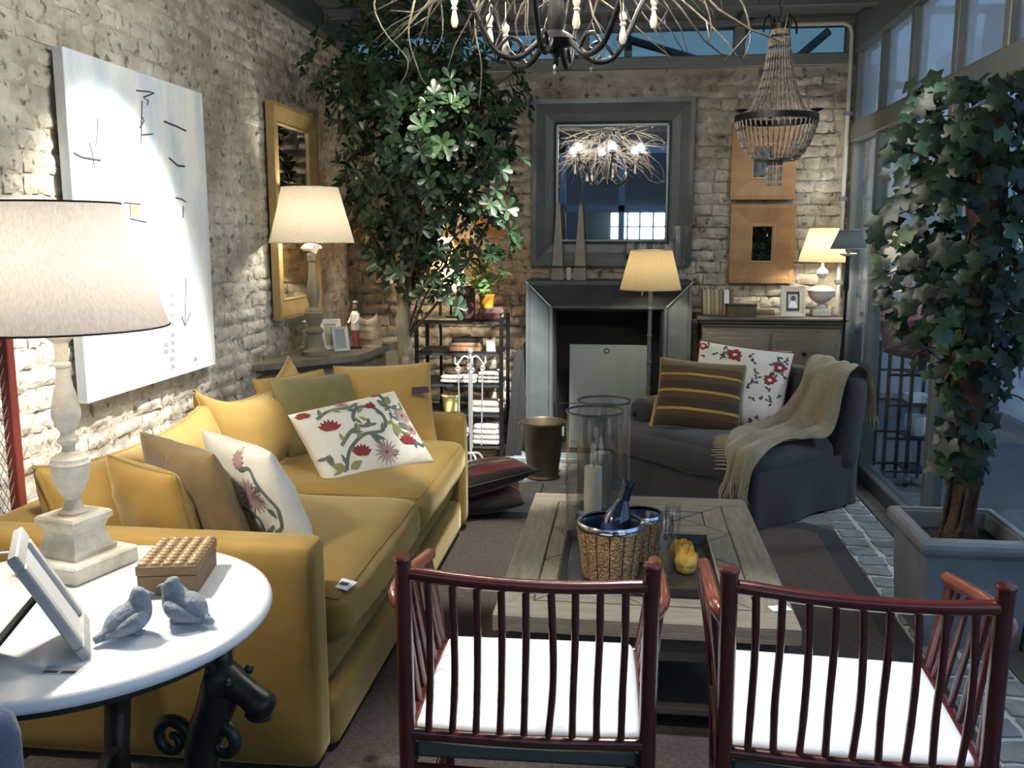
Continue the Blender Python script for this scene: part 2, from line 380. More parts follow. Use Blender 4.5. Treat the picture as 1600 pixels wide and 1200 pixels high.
def scatter_pieces(name, variants, m, parent, spots, limit=300, stuffname=None):
    protos = []
    for k, (p, rz, key) in enumerate(spots[:limit]):
        i = k % len(variants)
        if i >= len(protos): o = variants[i].ob(name, m, parent); protos.append(o)
        else: o = inst(protos[i], name, parent)
        o.location = p; o.rotation_euler = rz
    if len(spots) > limit:
        b = B()
        for k, (p, rz, key) in enumerate(spots[limit:]):
            v = variants[k % len(variants)]
            M = Matrix.Translation(p) @ Matrix.Rotation(rz[2], 4, 'Z') @ Matrix.Rotation(rz[1], 4, 'Y') @ Matrix.Rotation(rz[0], 4, 'X')
            b.add(v.v, v.f, M)
        tag(b.ob(stuffname, m, parent), kind='stuff')
sp_ = []
y = 1.6
while y < 6.3:
    for x in (1.163, 1.300): sp_.append(((x+rnd(-.006, .006), y+rnd(-.006, .006), -.005), (0, 0, R(rnd(-4, 4))+(PI if random.random() < .5 else 0)), 0))
    y += .137
scatter_pieces('paving_stone', stone_variants(.112, .108, .010, 6, .006), K['cobble'], floor, sp_)
sp_ = []
for j in range(8):
    for i in range(10): sp_.append(((-1.42+i*.268+(.13 if j % 2 else 0), 5.0+j*.215, -.008), (0, 0, R(rnd(-1, 1))), 0))
sp_ = [q for q in sp_ if q[0][0] < 1.0]
scatter_pieces('flagstone', stone_variants(.258, .205, .008, 5, .003), K['flag'], floor, sp_)
for k in range(4): B().box(1.37, 1.475, .9+k*1.42, 2.31+k*1.42, -.014, .002, .004).ob('threshold_board', K['timber'], floor)

# brick walls
def brick_variants(w, h, n, jit, seed):
    out = []
    for k in range(n):
        b = B(); rn = random.Random(k*17+seed)
        ww = w*rn.uniform(.93, 1.0); hh = h*rn.uniform(.88, 1.0)
        nu, nv = 5, 3
        def fn(u, v):
            e = min(u, 1-u, v, 1-v)
            return (.002+rn.uniform(0, jit)-(.009 if e < .01 else 0), (u-.5)*ww+rn.uniform(-.004, .004), (v-.5)*hh+rn.uniform(-.004, .004))
        b.grid(fn, nu, nv, None, True)
        ring = [i for i in range(nu+1)]+[(nu+1)*j+nu for j in range(1, nv+1)]+[(nu+1)*nv+i for i in range(nu-1, -1, -1)]+[(nu+1)*j for j in range(nv-1, 0, -1)]
        o = len(b.v); m_ = len(ring)
        b.v += [(-.03, b.v[i][1], b.v[i][2]) for i in ring]
        for i in range(m_): b.f.append((ring[i], o+i, o+(i+1) % m_, ring[(i+1) % m_])); b.sm.append(True)
        out.append(b)
    return out
wl_ = B().box(XL-.2, XL-.012, -2.4, 6.8, 0, 2.78).ob('wall_left', K['mortar']); struct(wl_)
def masonry(a0, a1, z0, z1, bh, seed):
    # irregular courses: (course coordinate, z, width class)
    rn = random.Random(seed); out = []; z = z0; k = 0
    while z < z1:
        a = a0-rn.uniform(0, .2)
        while a < a1:
            c = rn.choices((0, 1, 2), (5, 3, 3))[0]; w = WID[c]; out.append((a+w/2, z+rn.uniform(-.004, .004), c)); a += w
        z += bh; k += 1
    return out
WID = (.228, .168, .112)
def place_masonry(name, cells, mk, m, parent, skip, put, key, stuff):
    cells = [c for c in cells if not skip(c[0], c[1])]; cells.sort(key=lambda c: key(c[0], c[1])); protos = {}; st = B(); rn = random.Random(4)
    for i, (a, z, c) in enumerate(cells):
        v = rn.randrange(5); loc, rz = put(a, z, rn)
        if i < 300:
            if (c, v) not in protos: o = protos[c, v] = mk[c][v].ob(name, m, parent, 50)
            else: o = inst(protos[c, v], name, parent)
            o.location = loc; o.rotation_euler = (0, 0, rz)
        else: st.add(mk[c][v].v, mk[c][v].f, Matrix.Translation(loc) @ Matrix.Rotation(rz, 4, 'Z'), True)
    if st.v: tag(st.ob(stuff, m, parent, 50), kind='stuff')
place_masonry('brick', masonry(2.4, 6.5, .5, 2.76, .0735, 1), [brick_variants(w-.009, .068, 5, .011, 3+i*50) for i, w in enumerate(WID)], K['brick'], wl_,
    lambda y, z: (3.26 < y < 4.08 and .98 < z < 2.06) or (5.2 < y < 5.65 and 1.12 < z < 2.12), lambda y, z, rn: ((XL-.010+rn.uniform(-.006, .004), y, z), R(rn.uniform(-1.5, 1.5))), lambda y, z: y-.15*z, 'brick_courses')
wb_ = B().box(XL-.2, 1.62, YB+.012, YB+.25, 0, 2.62).ob('wall_back', K['rmortar']); struct(wb_)
place_masonry('stone', masonry(XL+.02, 1.36, .04, 2.58, .078, 2), [brick_variants(w-.004, .075, 5, .020, 40+i*50) for i, w in enumerate(WID)], K['stone'], wb_,
    lambda x, z: (-.53 < x < .31 and 1.36 < z < 2.34) or (-.6 < x < .36 and z < 1.2) or (x > .55 and z < .85) or (x < -1.5 and z < .7), lambda x, z, rn: ((x, YB+.004+rn.uniform(-.008, .006), z), -PI/2+R(rn.uniform(-3, 3))), lambda x, z: (0 if x > -1.25 else 1)+(.5 if z < .9 else 0), 'stone_courses')
# roof edge, clerestory
K['ceil'] = mat('dark_ceiling_panel', (.060, .075, .08), .7, col2=(.08, .095, .10), vs=3, bump=.1)
ceil = struct(B().box(XL-.2, 1.62, -1.2, 6.75, 2.93, 3.0).ob('ceiling', K['ceil']))
for y in (5.98, 4.9, 3.8, 2.7, 1.6, .5): B().box(XL, 1.5, y, y+.09, 2.86, 2.93, .006).ob('ceiling_beam', K['steel_dark'], ceil)
for x in (-1.1, -.2, .7): B().box(x, x+.05, -1.1, 6.6, 2.885, 2.93, .004).ob('ceiling_batten', K['steel_dark'], ceil)
B().box(XL-.15, XL+.06, -2.2, 6.6, 2.78, 2.93, .006).ob('edge_beam', K['steel_dark'], ceil)
K['pane_clere'] = glass_mat('tinted_clerestory_glass', (.36, .46, .48), .14, .03)
w2 = struct(thing('window_2', None, None)); tag(w2, 'dark steel framed clerestory strip above the rough back wall')
B().box(XL, 1.5, YB-.02, YB+.14, 2.62, 2.70, .006).ob('sill', K['steel_post'], w2)
B().box(XL, 1.5, YB-.02, YB+.14, 2.885, 2.93, .006).ob('head_rail', K['steel_dark'], w2)
xs = [-2.0, -1.2, -.32, .72, 1.45]
for i, x in enumerate(xs): B().box(x-.035, x+.035, YB, YB+.12, 2.70, 2.885, .004).ob('mullion', K['steel_post'], w2)
for a, b in zip(xs[:-1], xs[1:]): B().box(a+.035, b-.035, YB+.05, YB+.06, 2.70, 2.885).ob('pane', K['pane_clere'], w2)
tr = thing('roof_truss', 'dark steel roof truss seen through the clerestory window', 'truss', (0, 7.4, 0)); 
for a, b in (((-.75, 0, 2.97), (-.1, 0, 2.72)), ((-.1, 0, 3.0), (.75, 0, 2.74)), ((-.02, 0, 3.0), (-.02, 0, 2.6)), ((.85, 0, 3.05), (.72, 0, 2.6)), ((1.0, 0, 2.62), (1.45, 0, 3.0)), ((-1.8, 0, 2.98), (-1, 0, 2.7))):
    B().tube([a, b], .03, 6).ob('truss_bar', K['steel_dark'], tr)
for z in (2.58, 3.1): B().box(-3, 3, -.03, .03, z, z+.05).ob('truss_chord', K['steel_dark'], tr)
for x in (-2.6, 2.6): B().box(x-.05, x+.05, -.05, .05, -.02, 3.1).ob('truss_column', K['steel_dark'], tr)

# glazed side
w1 = struct(thing('window_1', None, None)); tag(w1, 'grey green steel glazed wall beside the ivy planter')
PY = [6.55, 5.93, 5.33, 4.65, 4.05, 3.42, 2.8, 2.2, 1.6]
for i, y in enumerate(PY):
    lo = 0 if i in (0, 1, 3, 5, 8) else 2.24
    B().box(XR-.03, XR+.05, y-.032, y+.032, lo, 2.69, .005).ob('post', K['steel_post'], w1)
B().box(XR-.045, XR+.06, 1.56, 6.6, 2.12, 2.24, .008).ob('transom', K['steel_post'], w1)
B().box(XR-.05, XR+.07, 1.56, 6.6, 2.69, 2.93, .008).ob('head_beam', K['steel_dark'], w1)
B().box(XR-.04, XR+.06, 1.56, 6.6, 0, .09, .008).ob('sill', K['steel_dark'], w1)
for a, b in zip(PY[:-1], PY[1:]): B().box(XR+.005, XR+.013, b+.03, a-.03, 2.24, 2.69).ob('pane', K['pane_upper'], w1)
for a, b in ((6.55, 5.93), (5.93, 4.65), (4.65, 3.42), (3.42, 1.6)): B().box(XR+.005, XR+.013, b+.03, a-.03, .09, 2.12).ob('pane', K['pane'], w1)
# yard beyond the glazing
K['plaster'] = mat('pale_yard_plaster', (.58, .60, .60), .9, col2=(.68, .70, .70), vs=2, bump=.2, bs=20)
struct(B().box(3.3, 3.45, 3.6, 11, -.02, 3.4).ob('wall_yard', K['plaster']))
struct(B().box(1.62, 3.3, 9.4, 9.6, -.02, 2.6).ob('wall_yard_end', K['plaster']))
K['yardfloor'] = mat('yard_paving', (.09, .09, .09), .9, col2=(.14, .14, .14), vs=3)
struct(B().box(-9, 9, -9, 11, -.2, -.122).ob('ground_outside', K['yardfloor']))
# conduit in the corner
cp = thing('conduit_pipe', 'thin grey conduit running up the corner by the urn lamp', 'pipe', (1.425, 6.53, 0))
B().tube([(0, 0, 1.0), (0, 0, 2.80), (-.015, 0, 2.85), (-.06, 0, 2.87), (-.40, 0, 2.87)], .014, 8).ob('pipe', mat('grey_conduit', (.34, .33, .29), .5), cp)
for z in (1.2, 1.75, 2.3): B().box(-.022, .022, -.018, .03, z-.012, z+.012).ob('clip', K['zinc'], cp)
# front of the shop (seen only in the mirror): blue steel window bars and lit shop across the passage
K['bluesteel'] = mat('blue_painted_steel', (.05, .11, .2), .5)
w3 = struct(thing('window_3', None, None)); tag(w3, 'blue steel shop front reflected in the mantel mirror')
for x in (-2, -1.05, -.1, .72, 1.5): B().box(x-.05, x+.05, -2.3, -2.2, 0, 2.93).ob('post', K['bluesteel'], w3)
for z in (1.95, 2.88): B().box(-2, 1.55, -2.3, -2.2, z-.05, z+.05).ob('rail', K['bluesteel'], w3)
K['shoplight'] = mat('lit_shop_counter', (.8, .9, .9), .6, emit=((.75, .95, 1), 4.0))
K['shopdark'] = mat('dark_shop_back', (.02, .03, .035), .8)
struct(B().box(-4, 4, -6.2, -6.1, -.1, 4).ob('wall_front_shop', K['shopdark']))
sc_ = thing('shop_display', 'bright white lit display case reflected in the mantel mirror', 'display', (.1, -5.7, -.12))
B().box(-.42, .62, -.2, .2, 1.58, 2.08, .01).ob('lit_case', K['shoplight'], sc_)
B().box(-.46, .66, -.24, .24, 0, 1.58, .01).ob('cabinet', K['shopdark'], sc_)
B().box(-.46, .66, -.24, .24, 2.08, 2.2, .01).ob('top', K['shopdark'], sc_)
for x in (-.1, .14, .4): B().box(x-.02, x+.02, .2, .23, 1.58, 2.08).ob('bar', K['shopdark'], sc_)
B().box(-.42, .62, .2, .22, 1.8, 1.83).ob('shelf_edge', K['shopdark'], sc_)
yl = thing('yard_fill_lamp', 'round white lamp added to brighten the pale yard wall', 'lamp', (3.28, 5.2, 2.4))  # invented lamp, put in to brighten the yard behind the glazing
B().ball((0, 0, 0), (.06, .1, .1), 14, 8).ob('globe', mat('lit_globe', (.9, .95, 1), .4, emit=((.8, .9, 1), 6)), yl)
B().lathe([(0, 0), (.11, 0), (.11, .02), (0, .02)], 20, T(.02, 0, 0, ry=-90)).ob('backplate', K['iron'], yl)
point('yard_fill_light', (3.1, 5.2, 2.4), 55, (1, .97, .92), .08)
# ------------------------------------------------------------------ pillows
class Pillow:
    """soft pillow: width along X, height along Z from 0, thickness along Y, front is -Y"""
    def __init__(s, w, h, t, pinch=.07, wob=.006, seed=0, sag=0, ear=0):
        s.w, s.h, s.t, s.p, s.wob, s.seed, s.sag, s.ear = w, h, t, pinch, wob, seed, sag, ear
    def S(s, u, v, side=-1, off=0):
        x = s.w/2*u*(1-s.p*(1-v*v)*abs(u)); z = s.h/2*v*(1-s.p*(1-u*u)*abs(v))
        k = max(0, (1-u*u))*max(0, (1-v*v)); th = s.t/2*k**.42
        q = noise.noise(Vector((u*2.3+s.seed*5.3, v*2.3, side*3.0+s.seed)))
        q2 = noise.noise(Vector((u*5+s.seed, v*5+3, side*2.0)))
        th += s.wob*(q*1.3+q2*.6)*min(1, k*3)
        z2 = z-s.sag*(1-u*u)*(.5+.5*v) + s.ear*(u*u)**2*max(0, v)
        return Vector((x, side*(th+off), z2+s.h/2))
    def body(s, n=18):
        b = B()
        for side in (-1, 1): b.grid(lambda a, c: s.S(sin((2*a-1)*PI/2), sin((2*c-1)*PI/2), side), n, n, None, True, flip=(side > 0))
        return b
    def edge(s, r=.006, n=20):
        pts = []
        for k in range(n): pts.append(s.S(-1+2*k/n, -1, -1))
        for k in range(n): pts.append(s.S(1, -1+2*k/n, -1))
        for k in range(n): pts.append(s.S(1-2*k/n, 1, -1))
        for k in range(n): pts.append(s.S(-1, 1-2*k/n, -1))
        return B().tube(pts, r, 6, closed=True)
    def fan(s, b, pts, side=-1, off=.0015):
        cu = sum(p[0] for p in pts)/len(pts); cv = sum(p[1] for p in pts)/len(pts); n = len(pts)
        v = [s.S(cu, cv, side, off)]+[s.S((cu+p[0])/2, (cv+p[1])/2, side, off) for p in pts]+[s.S(p[0], p[1], side, off) for p in pts]
        f = [(0, 1+i, 1+(i+1) % n) for i in range(n)]+[(1+i, 1+n+i, 1+n+(i+1) % n, 1+(i+1) % n) for i in range(n)]
        b.add(v, f, None, True)
    def strip(s, b, pts, wd, side=-1, off=.0012, taper=False):
        P = bez([(p[0], p[1], 0) for p in pts], 6); v = []; n = len(P); ar = s.w/s.h
        for i, p in enumerate(P):
            t = P[min(i+1, n-1)]-P[max(i-1, 0)]; nn = Vector((-t.y, t.x*ar, 0)); nn = Vector((nn.x/ar, nn.y, 0)); nn = nn.normalized() if nn.length else nn
            k = wd*(1-.8*i/n if taper else 1)/s.w*2
            for sg in (-1, 1): v.append(s.S(max(-1, min(1, p.x+sg*nn.x*k)), max(-1, min(1, p.y+sg*nn.y*k*ar)), side, off))
        b.add(v, [(2*i, 2*i+1, 2*i+3, 2*i+2) for i in range(n-1)], None, True)
def petal(cx, cy, a, l, w, ar=1):
    out = []
    for k in range(9):
        t = k/8; out.append((l*t, w*sin(PI*t**.8)))
    for k in range(7, 0, -1):
        t = k/8; out.append((l*t, -w*sin(PI*t**.8)))
    return [(cx+(x*cos(a)-y*sin(a)), cy+(x*sin(a)+y*cos(a))*ar) for x, y in out]
K['thr_green'] = mat('sage_thread', (.13, .15, .10), .9)
K['thr_blue'] = mat('blue_grey_thread', (.10, .13, .125), .9)
K['thr_red'] = mat('dark_red_thread', (.22, .03, .03), .9)
K['thr_mauve'] = mat('mauve_thread', (.36, .24, .23), .9)
K['thr_olive'] = mat('olive_thread', (.24, .23, .09), .9)
K['cream'] = mat('cream_linen', (.66, .62, .53), .9, col2=(.74, .71, .63), vs=20, bump=.2, bs=240, sheen=.1)
def crewel(p, par, ar, rich=True):
    g, bl, ol = B(), B(), B()
    def spiral(cx, cy, r0, turns, a0, sg=1):
        return [(cx+r0*(1-t)*cos(a0+sg*t*turns*2*PI), cy+ar*r0*(1-t)*sin(a0+sg*t*turns*2*PI)) for t in [k/16 for k in range(15)]]
    # main stems
    stems = [[(-.62, -.75), (-.45, -.35), (-.1, -.1), (.22, -.12), (.4, .15), (.32, .55), (.05, .62), (-.12, .40), (-.08, .15), (.06, .10), (.10, .28)],
             [(-.55, -.2), (-.3, .05), (-.15, .1)], [(.62, .95), (.60, .5), (.55, .1), (.58, -.25)], [(.0, -.1), (.12, -.5), (.3, -.75)],
             [(.58, -.2), (.75, -.5), (.9, -.65)], [(-.7, .6), (-.4, .75), (-.1, .68), (.1, .78)], [(.62, .5), (.8, .35), (.9, .45)], [(-.62, -.75), (-.8, -.55), (-.85, -.3)]]
    for k, st in enumerate(stems):
        b_ = B(); p.strip(b_, st, .0085); b_.ob('embroidered_stem', K['thr_green' if k % 2 else 'thr_blue'], par)
    # leaves along the stems
    rn = random.Random(p.seed)
    for k, st in enumerate(stems):
        P = bez([(a, b, 0) for a, b in st], 3)
        for i in range(1, len(P)-1, 2):
            t = P[i+1]-P[i-1]; a = math.atan2(t.y/ar, t.x)+(1 if i % 4 == 1 else -1)*rn.uniform(.6, 1.0)
            p.fan((g, bl, ol)[(i+k) % 3], petal(P[i].x, P[i].y, a, rn.uniform(.13, .23), .032, ar), off=.002)
    # big leaf clusters
    for cx, cy, a0, s in ((.55, .02, -1.9, .24), (.5, .05, -1.2, .22), (.62, .02, -.8, .2), (-.62, -.72, 2.6, .2), (-.55, -.75, .3, .2), (.62, .55, 1.0, .2), (.6, .5, 2.2, .18)):
        p.fan(ol if rn.random() < .6 else g, petal(cx, cy, a0, s*1.25, .065, ar), off=.0024)
    # flowers
    for cx, cy, s in ((-.58, .22, .2), (-.28, -.55, .17), (.62, -.55, .17), (.28, .55, .1), (-.85, .75, .12), (.55, .9, .1)):
        b_ = B()
        for k in range(7): p.fan(b_, petal(cx, cy, .3+k*.36, s*1.15, .042, ar), off=.0028)
        b_.ob('embroidered_red_flower', K['thr_red'], par)
    for cx, cy, s in ((.15, -.62, .24), (.78, .18, .2), (.82, -.2, .12), (-.15, .86, .13)):
        b_ = B()
        for k in range(16): p.fan(b_, petal(cx, cy, k*2*PI/16, s, .018, ar), off=.0022)
        o_ = b_.ob('embroidered_mauve_flower', K['thr_mauve'], par); b_ = B()
        p.fan(b_, [(cx+.03*cos(q*PI/4), cy+.03*ar*sin(q*PI/4)) for q in range(8)], off=.0035); b_.ob('flower_eye', K['thr_red'], o_)
    tag(g.ob('sage_leaf_embroidery', K['thr_green'], par), kind='stuff'); tag(bl.ob('blue_grey_leaf_embroidery', K['thr_blue'], par), kind='stuff'); tag(ol.ob('olive_leaf_embroidery', K['thr_olive'], par), kind='stuff')
def pillow_thing(name, label, cat, p, m, loc, rz, tilt, roll=0, edge=None, group=None):
    t = thing(name, label, cat, loc, 0, group); t.rotation_euler = (R(tilt), R(roll), R(rz))
    t.rotation_mode = 'XYZ'
    p.body().ob('cover', m, t, 180, weld=True)
    if edge: p.edge(.005).ob('piping', edge, t, 180)
    return t

# ------------------------------------------------------------------ sofa
sofa = thing('sofa', 'long mustard yellow velvet sofa along the whitewashed brick wall', 'sofa', (-1.4, 3.46, .009))
V = K['velvet']
def soft_part(name, m, parent, c, size, r, puff=(0, 0, 0), n=10, M=None, wob=0, seed=0):
    return B().soft(c, size, r, puff, n, M, wob, seed).ob(name, m, parent, 180, weld=True)
soft_part('armrest', V, sofa, (.035, -1.095, .345), (1.08, .13, .655), .035, (.004, .006, .004), 14, wob=.002)
soft_part('armrest', V, sofa, (.045, 1.10, .315), (1.12, .13, .58), .035, (.004, .006, .004), 14, wob=.002)
soft_part('backrest', V, sofa, (-.42, 0, .35), (.16, 2.08, .62), .05, n=8)
soft_part('front_rail', V, sofa, (.465, 0, .236), (.18, 2.07, .115), .05, (.012, 0, 0), 12)
soft_part('front_base', V, sofa, (.505, 0, .095), (.175, 2.07, .16), .03, (.006, 0, 0), 12)
B().box(-.5, .42, -1.03, 1.03, .05, .29).ob('frame_deck', V, sofa)
for y0, nm in ((-.515, 1), (.515, 2)):
    c = B().soft((.185, y0, .40), (.87, 1.02, .175), .06, (.02, .004, .045), 20, None, .006, nm)
    cu = c.ob('seat_cushion', V, sofa, 180, weld=True)
    q_ = [c.mp((-1+.1*k, -1, 1)) for k in range(1, 20)]+[c.mp((1, -1+.1*k, 1)) for k in range(21)]+[c.mp((1-.1*k, 1, 1)) for k in range(1, 20)]
    B().tube(q_, .004, 6).ob('piping', K['velvet_d'], cu, 180)
for y0, sd, w_, h_, sg_, er_ in ((-.49, 3, 1.10, .385, .03, .02), (.53, 5, 1.06, .40, .05, .06)):
    p = Pillow(w_, h_, .30, .05, .012, sd, sg_, er_)
    e = p.body(20).ob('back_cushion', V, sofa, 180, weld=True)
    e.location = (-.19, y0, .44); e.rotation_euler = (R(-14), 0, R(90))
    p.edge(.0075, 24).ob('piping', K['velvet_d'], e, 180)
for x in (-.45, .5):
    for y in (-1.05, 1.05): B().sq([(.02, 0), (.03, .06)], T(x, y, 0)).ob('leg', K['black'], sofa)
tg = tag(B().box(-.05, .05, -.035, .035, 0, .0015).ob('price_tag', K['tagw']), 'white price tag lying on the front corner of the near sofa cushion', 'tag')
tg.location = (-.83, 2.53, .493); tg.rotation_euler = (0, R(8), R(-10))
for x in (-.02, .025): B().box(x-.015, x+.01, -.012, .012, .0015, .0022).ob('printed_block', K['ink'], tg)

# pillows on the sofa
K['brownlinen'] = mat('brown_linen', (.15, .095, .035), .9, col2=(.20, .135, .055), vs=16, bump=.3, bs=200, sheen=.2)
K['olive'] = mat('olive_linen', (.17, .14, .05), .9, col2=(.22, .185, .075), vs=18, bump=.3, bs=200, sheen=.2)
K['mustardp'] = mat('mustard_cotton_velvet', (.36, .21, .045), .8, col2=(.42, .26, .07), vs=6, bump=.2, bs=160, sheen=.5)
K['beige'] = mat('grey_beige_linen', (.30, .25, .18), .9, col2=(.36, .31, .23), vs=14, bump=.3, bs=200)
p = Pillow(.38, .36, .16, .05, .010, 11); pillow_thing('throw_pillow', 'mustard velvet pillow with piped edge leaning nearest the sofa arm', 'pillow', p, V, (-1.40, 2.64, .475), -32, 14, 0, K['velvet_d'])
p = Pillow(.46, .42, .15, .05, .010, 12); t = pillow_thing('throw_pillow', 'plain brown linen pillow between the mustard and floral pillows', 'pillow', p, K['brownlinen'], (-1.30, 2.76, .475), -36, 18, 0)
b = B(); p.strip(b, [(0, -1), (0.02, 0), (0, .98)], .0012); b.ob('seam', K['mustardp'], t, 180)
p = Pillow(.46, .42, .15, .05, .010, 13); t = pillow_thing('throw_pillow', 'upright floral embroidered pillow with grey beige back near the sofa arm', 'pillow', p, K['cream'], (-1.12, 2.86, .475), -40, 22, 0)
b = B(); b.grid(lambda a, c: p.S(-1+.95*a*(1-.5*c), -1+1.5*c, -1, .002), 8, 16, None, True); b.ob('linen_panel', K['beige'], t, 180)
b2, b3 = B(), B()
for cx, cy, s, n_ in ((.48, .32, .32, 18), (.62, -.58, .26, 14), (.30, .86, .16, 12)):
    b = B()
    for k in range(n_): p.fan(b, petal(cx, cy, k*2*PI/n_, s, .03), off=.003)
    b.ob('embroidered_mauve_flower', K['thr_mauve'], t)
for q in ([(.2, .1), (.45, -.1), (.4, -.4), (.7, -.2)], [(.3, .7), (.6, .75), (.8, .4), (.9, .1)], [(.2, -.9), (.35, -.7), (.6, -.75)], [(.9, .1), (.85, -.2), (.7, -.3)]): p.strip(b2, q, .006)
for q in ((.3, -.1, .8), (.35, -.45, 3.6), (.6, .45, .3), (.7, .1, -.9), (.3, .8, 2), (.15, -.7, 1.2), (.75, -.75, .4)): p.fan(b2, petal(q[0], q[1], q[2], .2, .05), off=.0025)
for k in range(7): p.fan(b3, petal(.8, -.75, k*.9, .13, .035), off=.003)
tag(b2.ob('blue_grey_embroidery', K['thr_blue'], t), kind='stuff'); b3.ob('embroidered_red_flower', K['thr_red'], t)
p = Pillow(.54, .40, .15, .045, .008, 14); t = pillow_thing('lumbar_pillow', 'large white pillow embroidered with red flowers and scrolling green stems', 'pillow', p, K['cream'], (-1.02, 3.77, .485), 47, -44, -5); crewel(p, t, p.w/p.h)
p = Pillow(.46, .42, .15, .05, .008, 15); pillow_thing('throw_pillow', 'olive green linen pillow tucked behind the white floral pillow', 'pillow', p, K['olive'], (-1.34, 4.08, .47), 55, -24, 2)
p = Pillow(.48, .42, .18, .05, .008, 16); t = pillow_thing('throw_pillow', 'mustard cushion with small purple tab leaning at the far sofa arm', 'pillow', p, K['mustardp'], (-1.14, 4.34, .475), 24, -20, 0, K['mustardp'])
B().box(.12, .20, -.105, -.10, .25, .28).ob('purple_tab', mat('purple_ribbon', (.06, .03, .07), .8), t)
p = Pillow(.44, .38, .15, .05, .008, 17); pillow_thing('throw_pillow', 'mustard velvet pillow whose corner peeks out behind the olive pillow', 'pillow', p, V, (-1.52, 4.24, .475), 62, -16, 0, K['velvet_d'])

# ------------------------------------------------------------------ rug
K['rug'] = mat('brown_sisal', (.085, .062, .052), .95, col2=(.15, .115, .098), vs=90, bump=.8, bs=260, contrast=.15)
K['rugb'] = mat('charcoal_rug_border', (.045, .046, .05), .9, bump=.5, bs=240)
rug = thing('rug', 'brown sisal rug with charcoal border under the coffee table', 'rug', (-.2, 3.0, 0))
B().prism([(-1.5, -2.4), (1.19, -2.4), (1.19, 1.72), (1.13, 1.78), (-1.5, 1.78)], -.003, .008).ob('pile', K['rug'], rug)
b = B().prism([(1.19, -2.4), (1.28, -2.4), (1.28, 1.75), (1.16, 1.88), (1.13, 1.78), (1.19, 1.72)], -.003, .010); b.ob('border', K['rugb'], rug)
B().prism([(-1.5, 1.78), (1.13, 1.78), (1.16, 1.88), (-1.5, 1.88)], -.003, .010).ob('border', K['rugb'], rug)

# ------------------------------------------------------------------ kilim floor cushions
RD, BK, OR, OC, DR = (.20, .018, .02), (.02, .014, .012), (.40, .10, .025), (.36, .20, .05), (.09, .012, .012)
K['kilim'] = stripe_mat('kilim_stripes', 'X', (-.32, .32, [(0, DR), (.08, BK), (.16, RD), (.3, BK), (.36, OC), (.42, BK), (.5, RD), (.62, BK), (.68, OR), (.74, RD), (.84, BK), (.9, OC)]))
K['kilim2'] = stripe_mat('kilim_dark_stripes', 'X', (-.3, .3, [(0, BK), (.15, DR), (.3, BK), (.42, OR), (.5, BK), (.56, OR), (.64, BK), (.8, DR), (.92, OR)]))
p = Pillow(.54, .54, .16, .05, .012, 21)
t = thing('floor_cushion', 'upper kilim floor cushion striped red black and ochre behind the sofa', 'cushion', (-.79, 4.90, .20)); t.rotation_euler = (R(80), R(7), R(112))
o = p.body().ob('cover', K['kilim'], t, 180, weld=True); o.location = (0, 0, -.27)
p.edge(.006).ob('piping', K['black'], t).location = (0, 0, -.27)
p = Pillow(.50, .50, .16, .05, .012, 22)
t = thing('floor_cushion', 'lower black and orange striped kilim cushion beneath the red one', 'cushion', (-.80, 4.92, .082)); t.rotation_euler = (R(86), R(2), R(100))
o = p.body().ob('cover', K['kilim2'], t, 180, weld=True); o.location = (0, 0, -.25)
# ------------------------------------------------------------------ coffee table
ct = thing('coffee_table', 'low grey weathered oak coffee table with parquet top', 'table', (.07, 3.24, 0))
hx, hy = .445, .665
OW = K['oldwood']
for y0, y1, a, c in ((-hy, -hy+.12, -hx, hx), (hy-.12, hy, -hx, hx)): B().box(a, c, y0, y1-.002, .345, .40, .004).ob('top_plank', OW, ct)
pl = B().box(-(hy-.122), hy-.122, -.055, .055, .345, .40, .004)
for x in (-hx+.055, hx-.055):
    o = pl.ob('top_plank', OW, ct); o.location = (x, 0, 0); o.rotation_euler = (0, 0, PI/2)
B().box(-hx+.11, hx-.11, -hy+.12, hy-.12, .345, .385).ob('top_core', K['greywood'], ct)
nx, ny = 2, 3; ww = (2*hx-.224)/nx; hh = (2*hy-.244)/ny
trib = {}
for i in range(nx):
    for j in range(ny):
        cx, cy = -hx+.112+ww*(i+.5), -hy+.122+hh*(j+.5)
        for q in range(4):
            a, c = (ww, hh) if q % 2 == 0 else (hh, ww)
            if q % 2 not in trib:
                g = .003
                # split each triangle in two boards
                trib[q % 2] = (B().prism([(-a/2+2*g, -c/2+g), (a/2-2*g, -c/2+g), (a/4-g, -c/4-g), (-a/4+g, -c/4-g)], .385, .3995), B().prism([(-a/4+2*g, -c/4+g), (a/4-2*g, -c/4+g), (0, -2*g)], .385, .3985))
            for bb in trib[q % 2]:
                o = bb.ob('parquet_board', OW, ct) if not hasattr(bb, 'o') else inst(bb.o, 'parquet_board', ct)
                bb.o = getattr(bb, 'o', o); o.location = (cx, cy, 0); o.rotation_euler = (0, 0, q*PI/2)
for y0, y1 in ((-hy+.03, -hy+.07), (hy-.07, hy-.03)): B().box(-hx+.03, hx-.03, y0, y1, .265, .345, .004).ob('apron', K['greywood'], ct)
for x0, x1 in ((-hx+.03, -hx+.07), (hx-.07, hx-.03)): B().box(x0, x1, -hy+.07, hy-.07, .265, .345, .004).ob('apron', K['greywood'], ct)
for x in (-hx+.1, hx-.1):
    for y in (-hy+.12, hy-.12): B().box(x-.05, x+.05, y-.05, y+.05, .008, .265, .005).ob('leg', K['greywood'], ct)
B().box(-hx+.08, hx-.08, -hy+.1, hy-.1, .06, .085, .004).ob('lower_shelf', K['greywood'], ct)
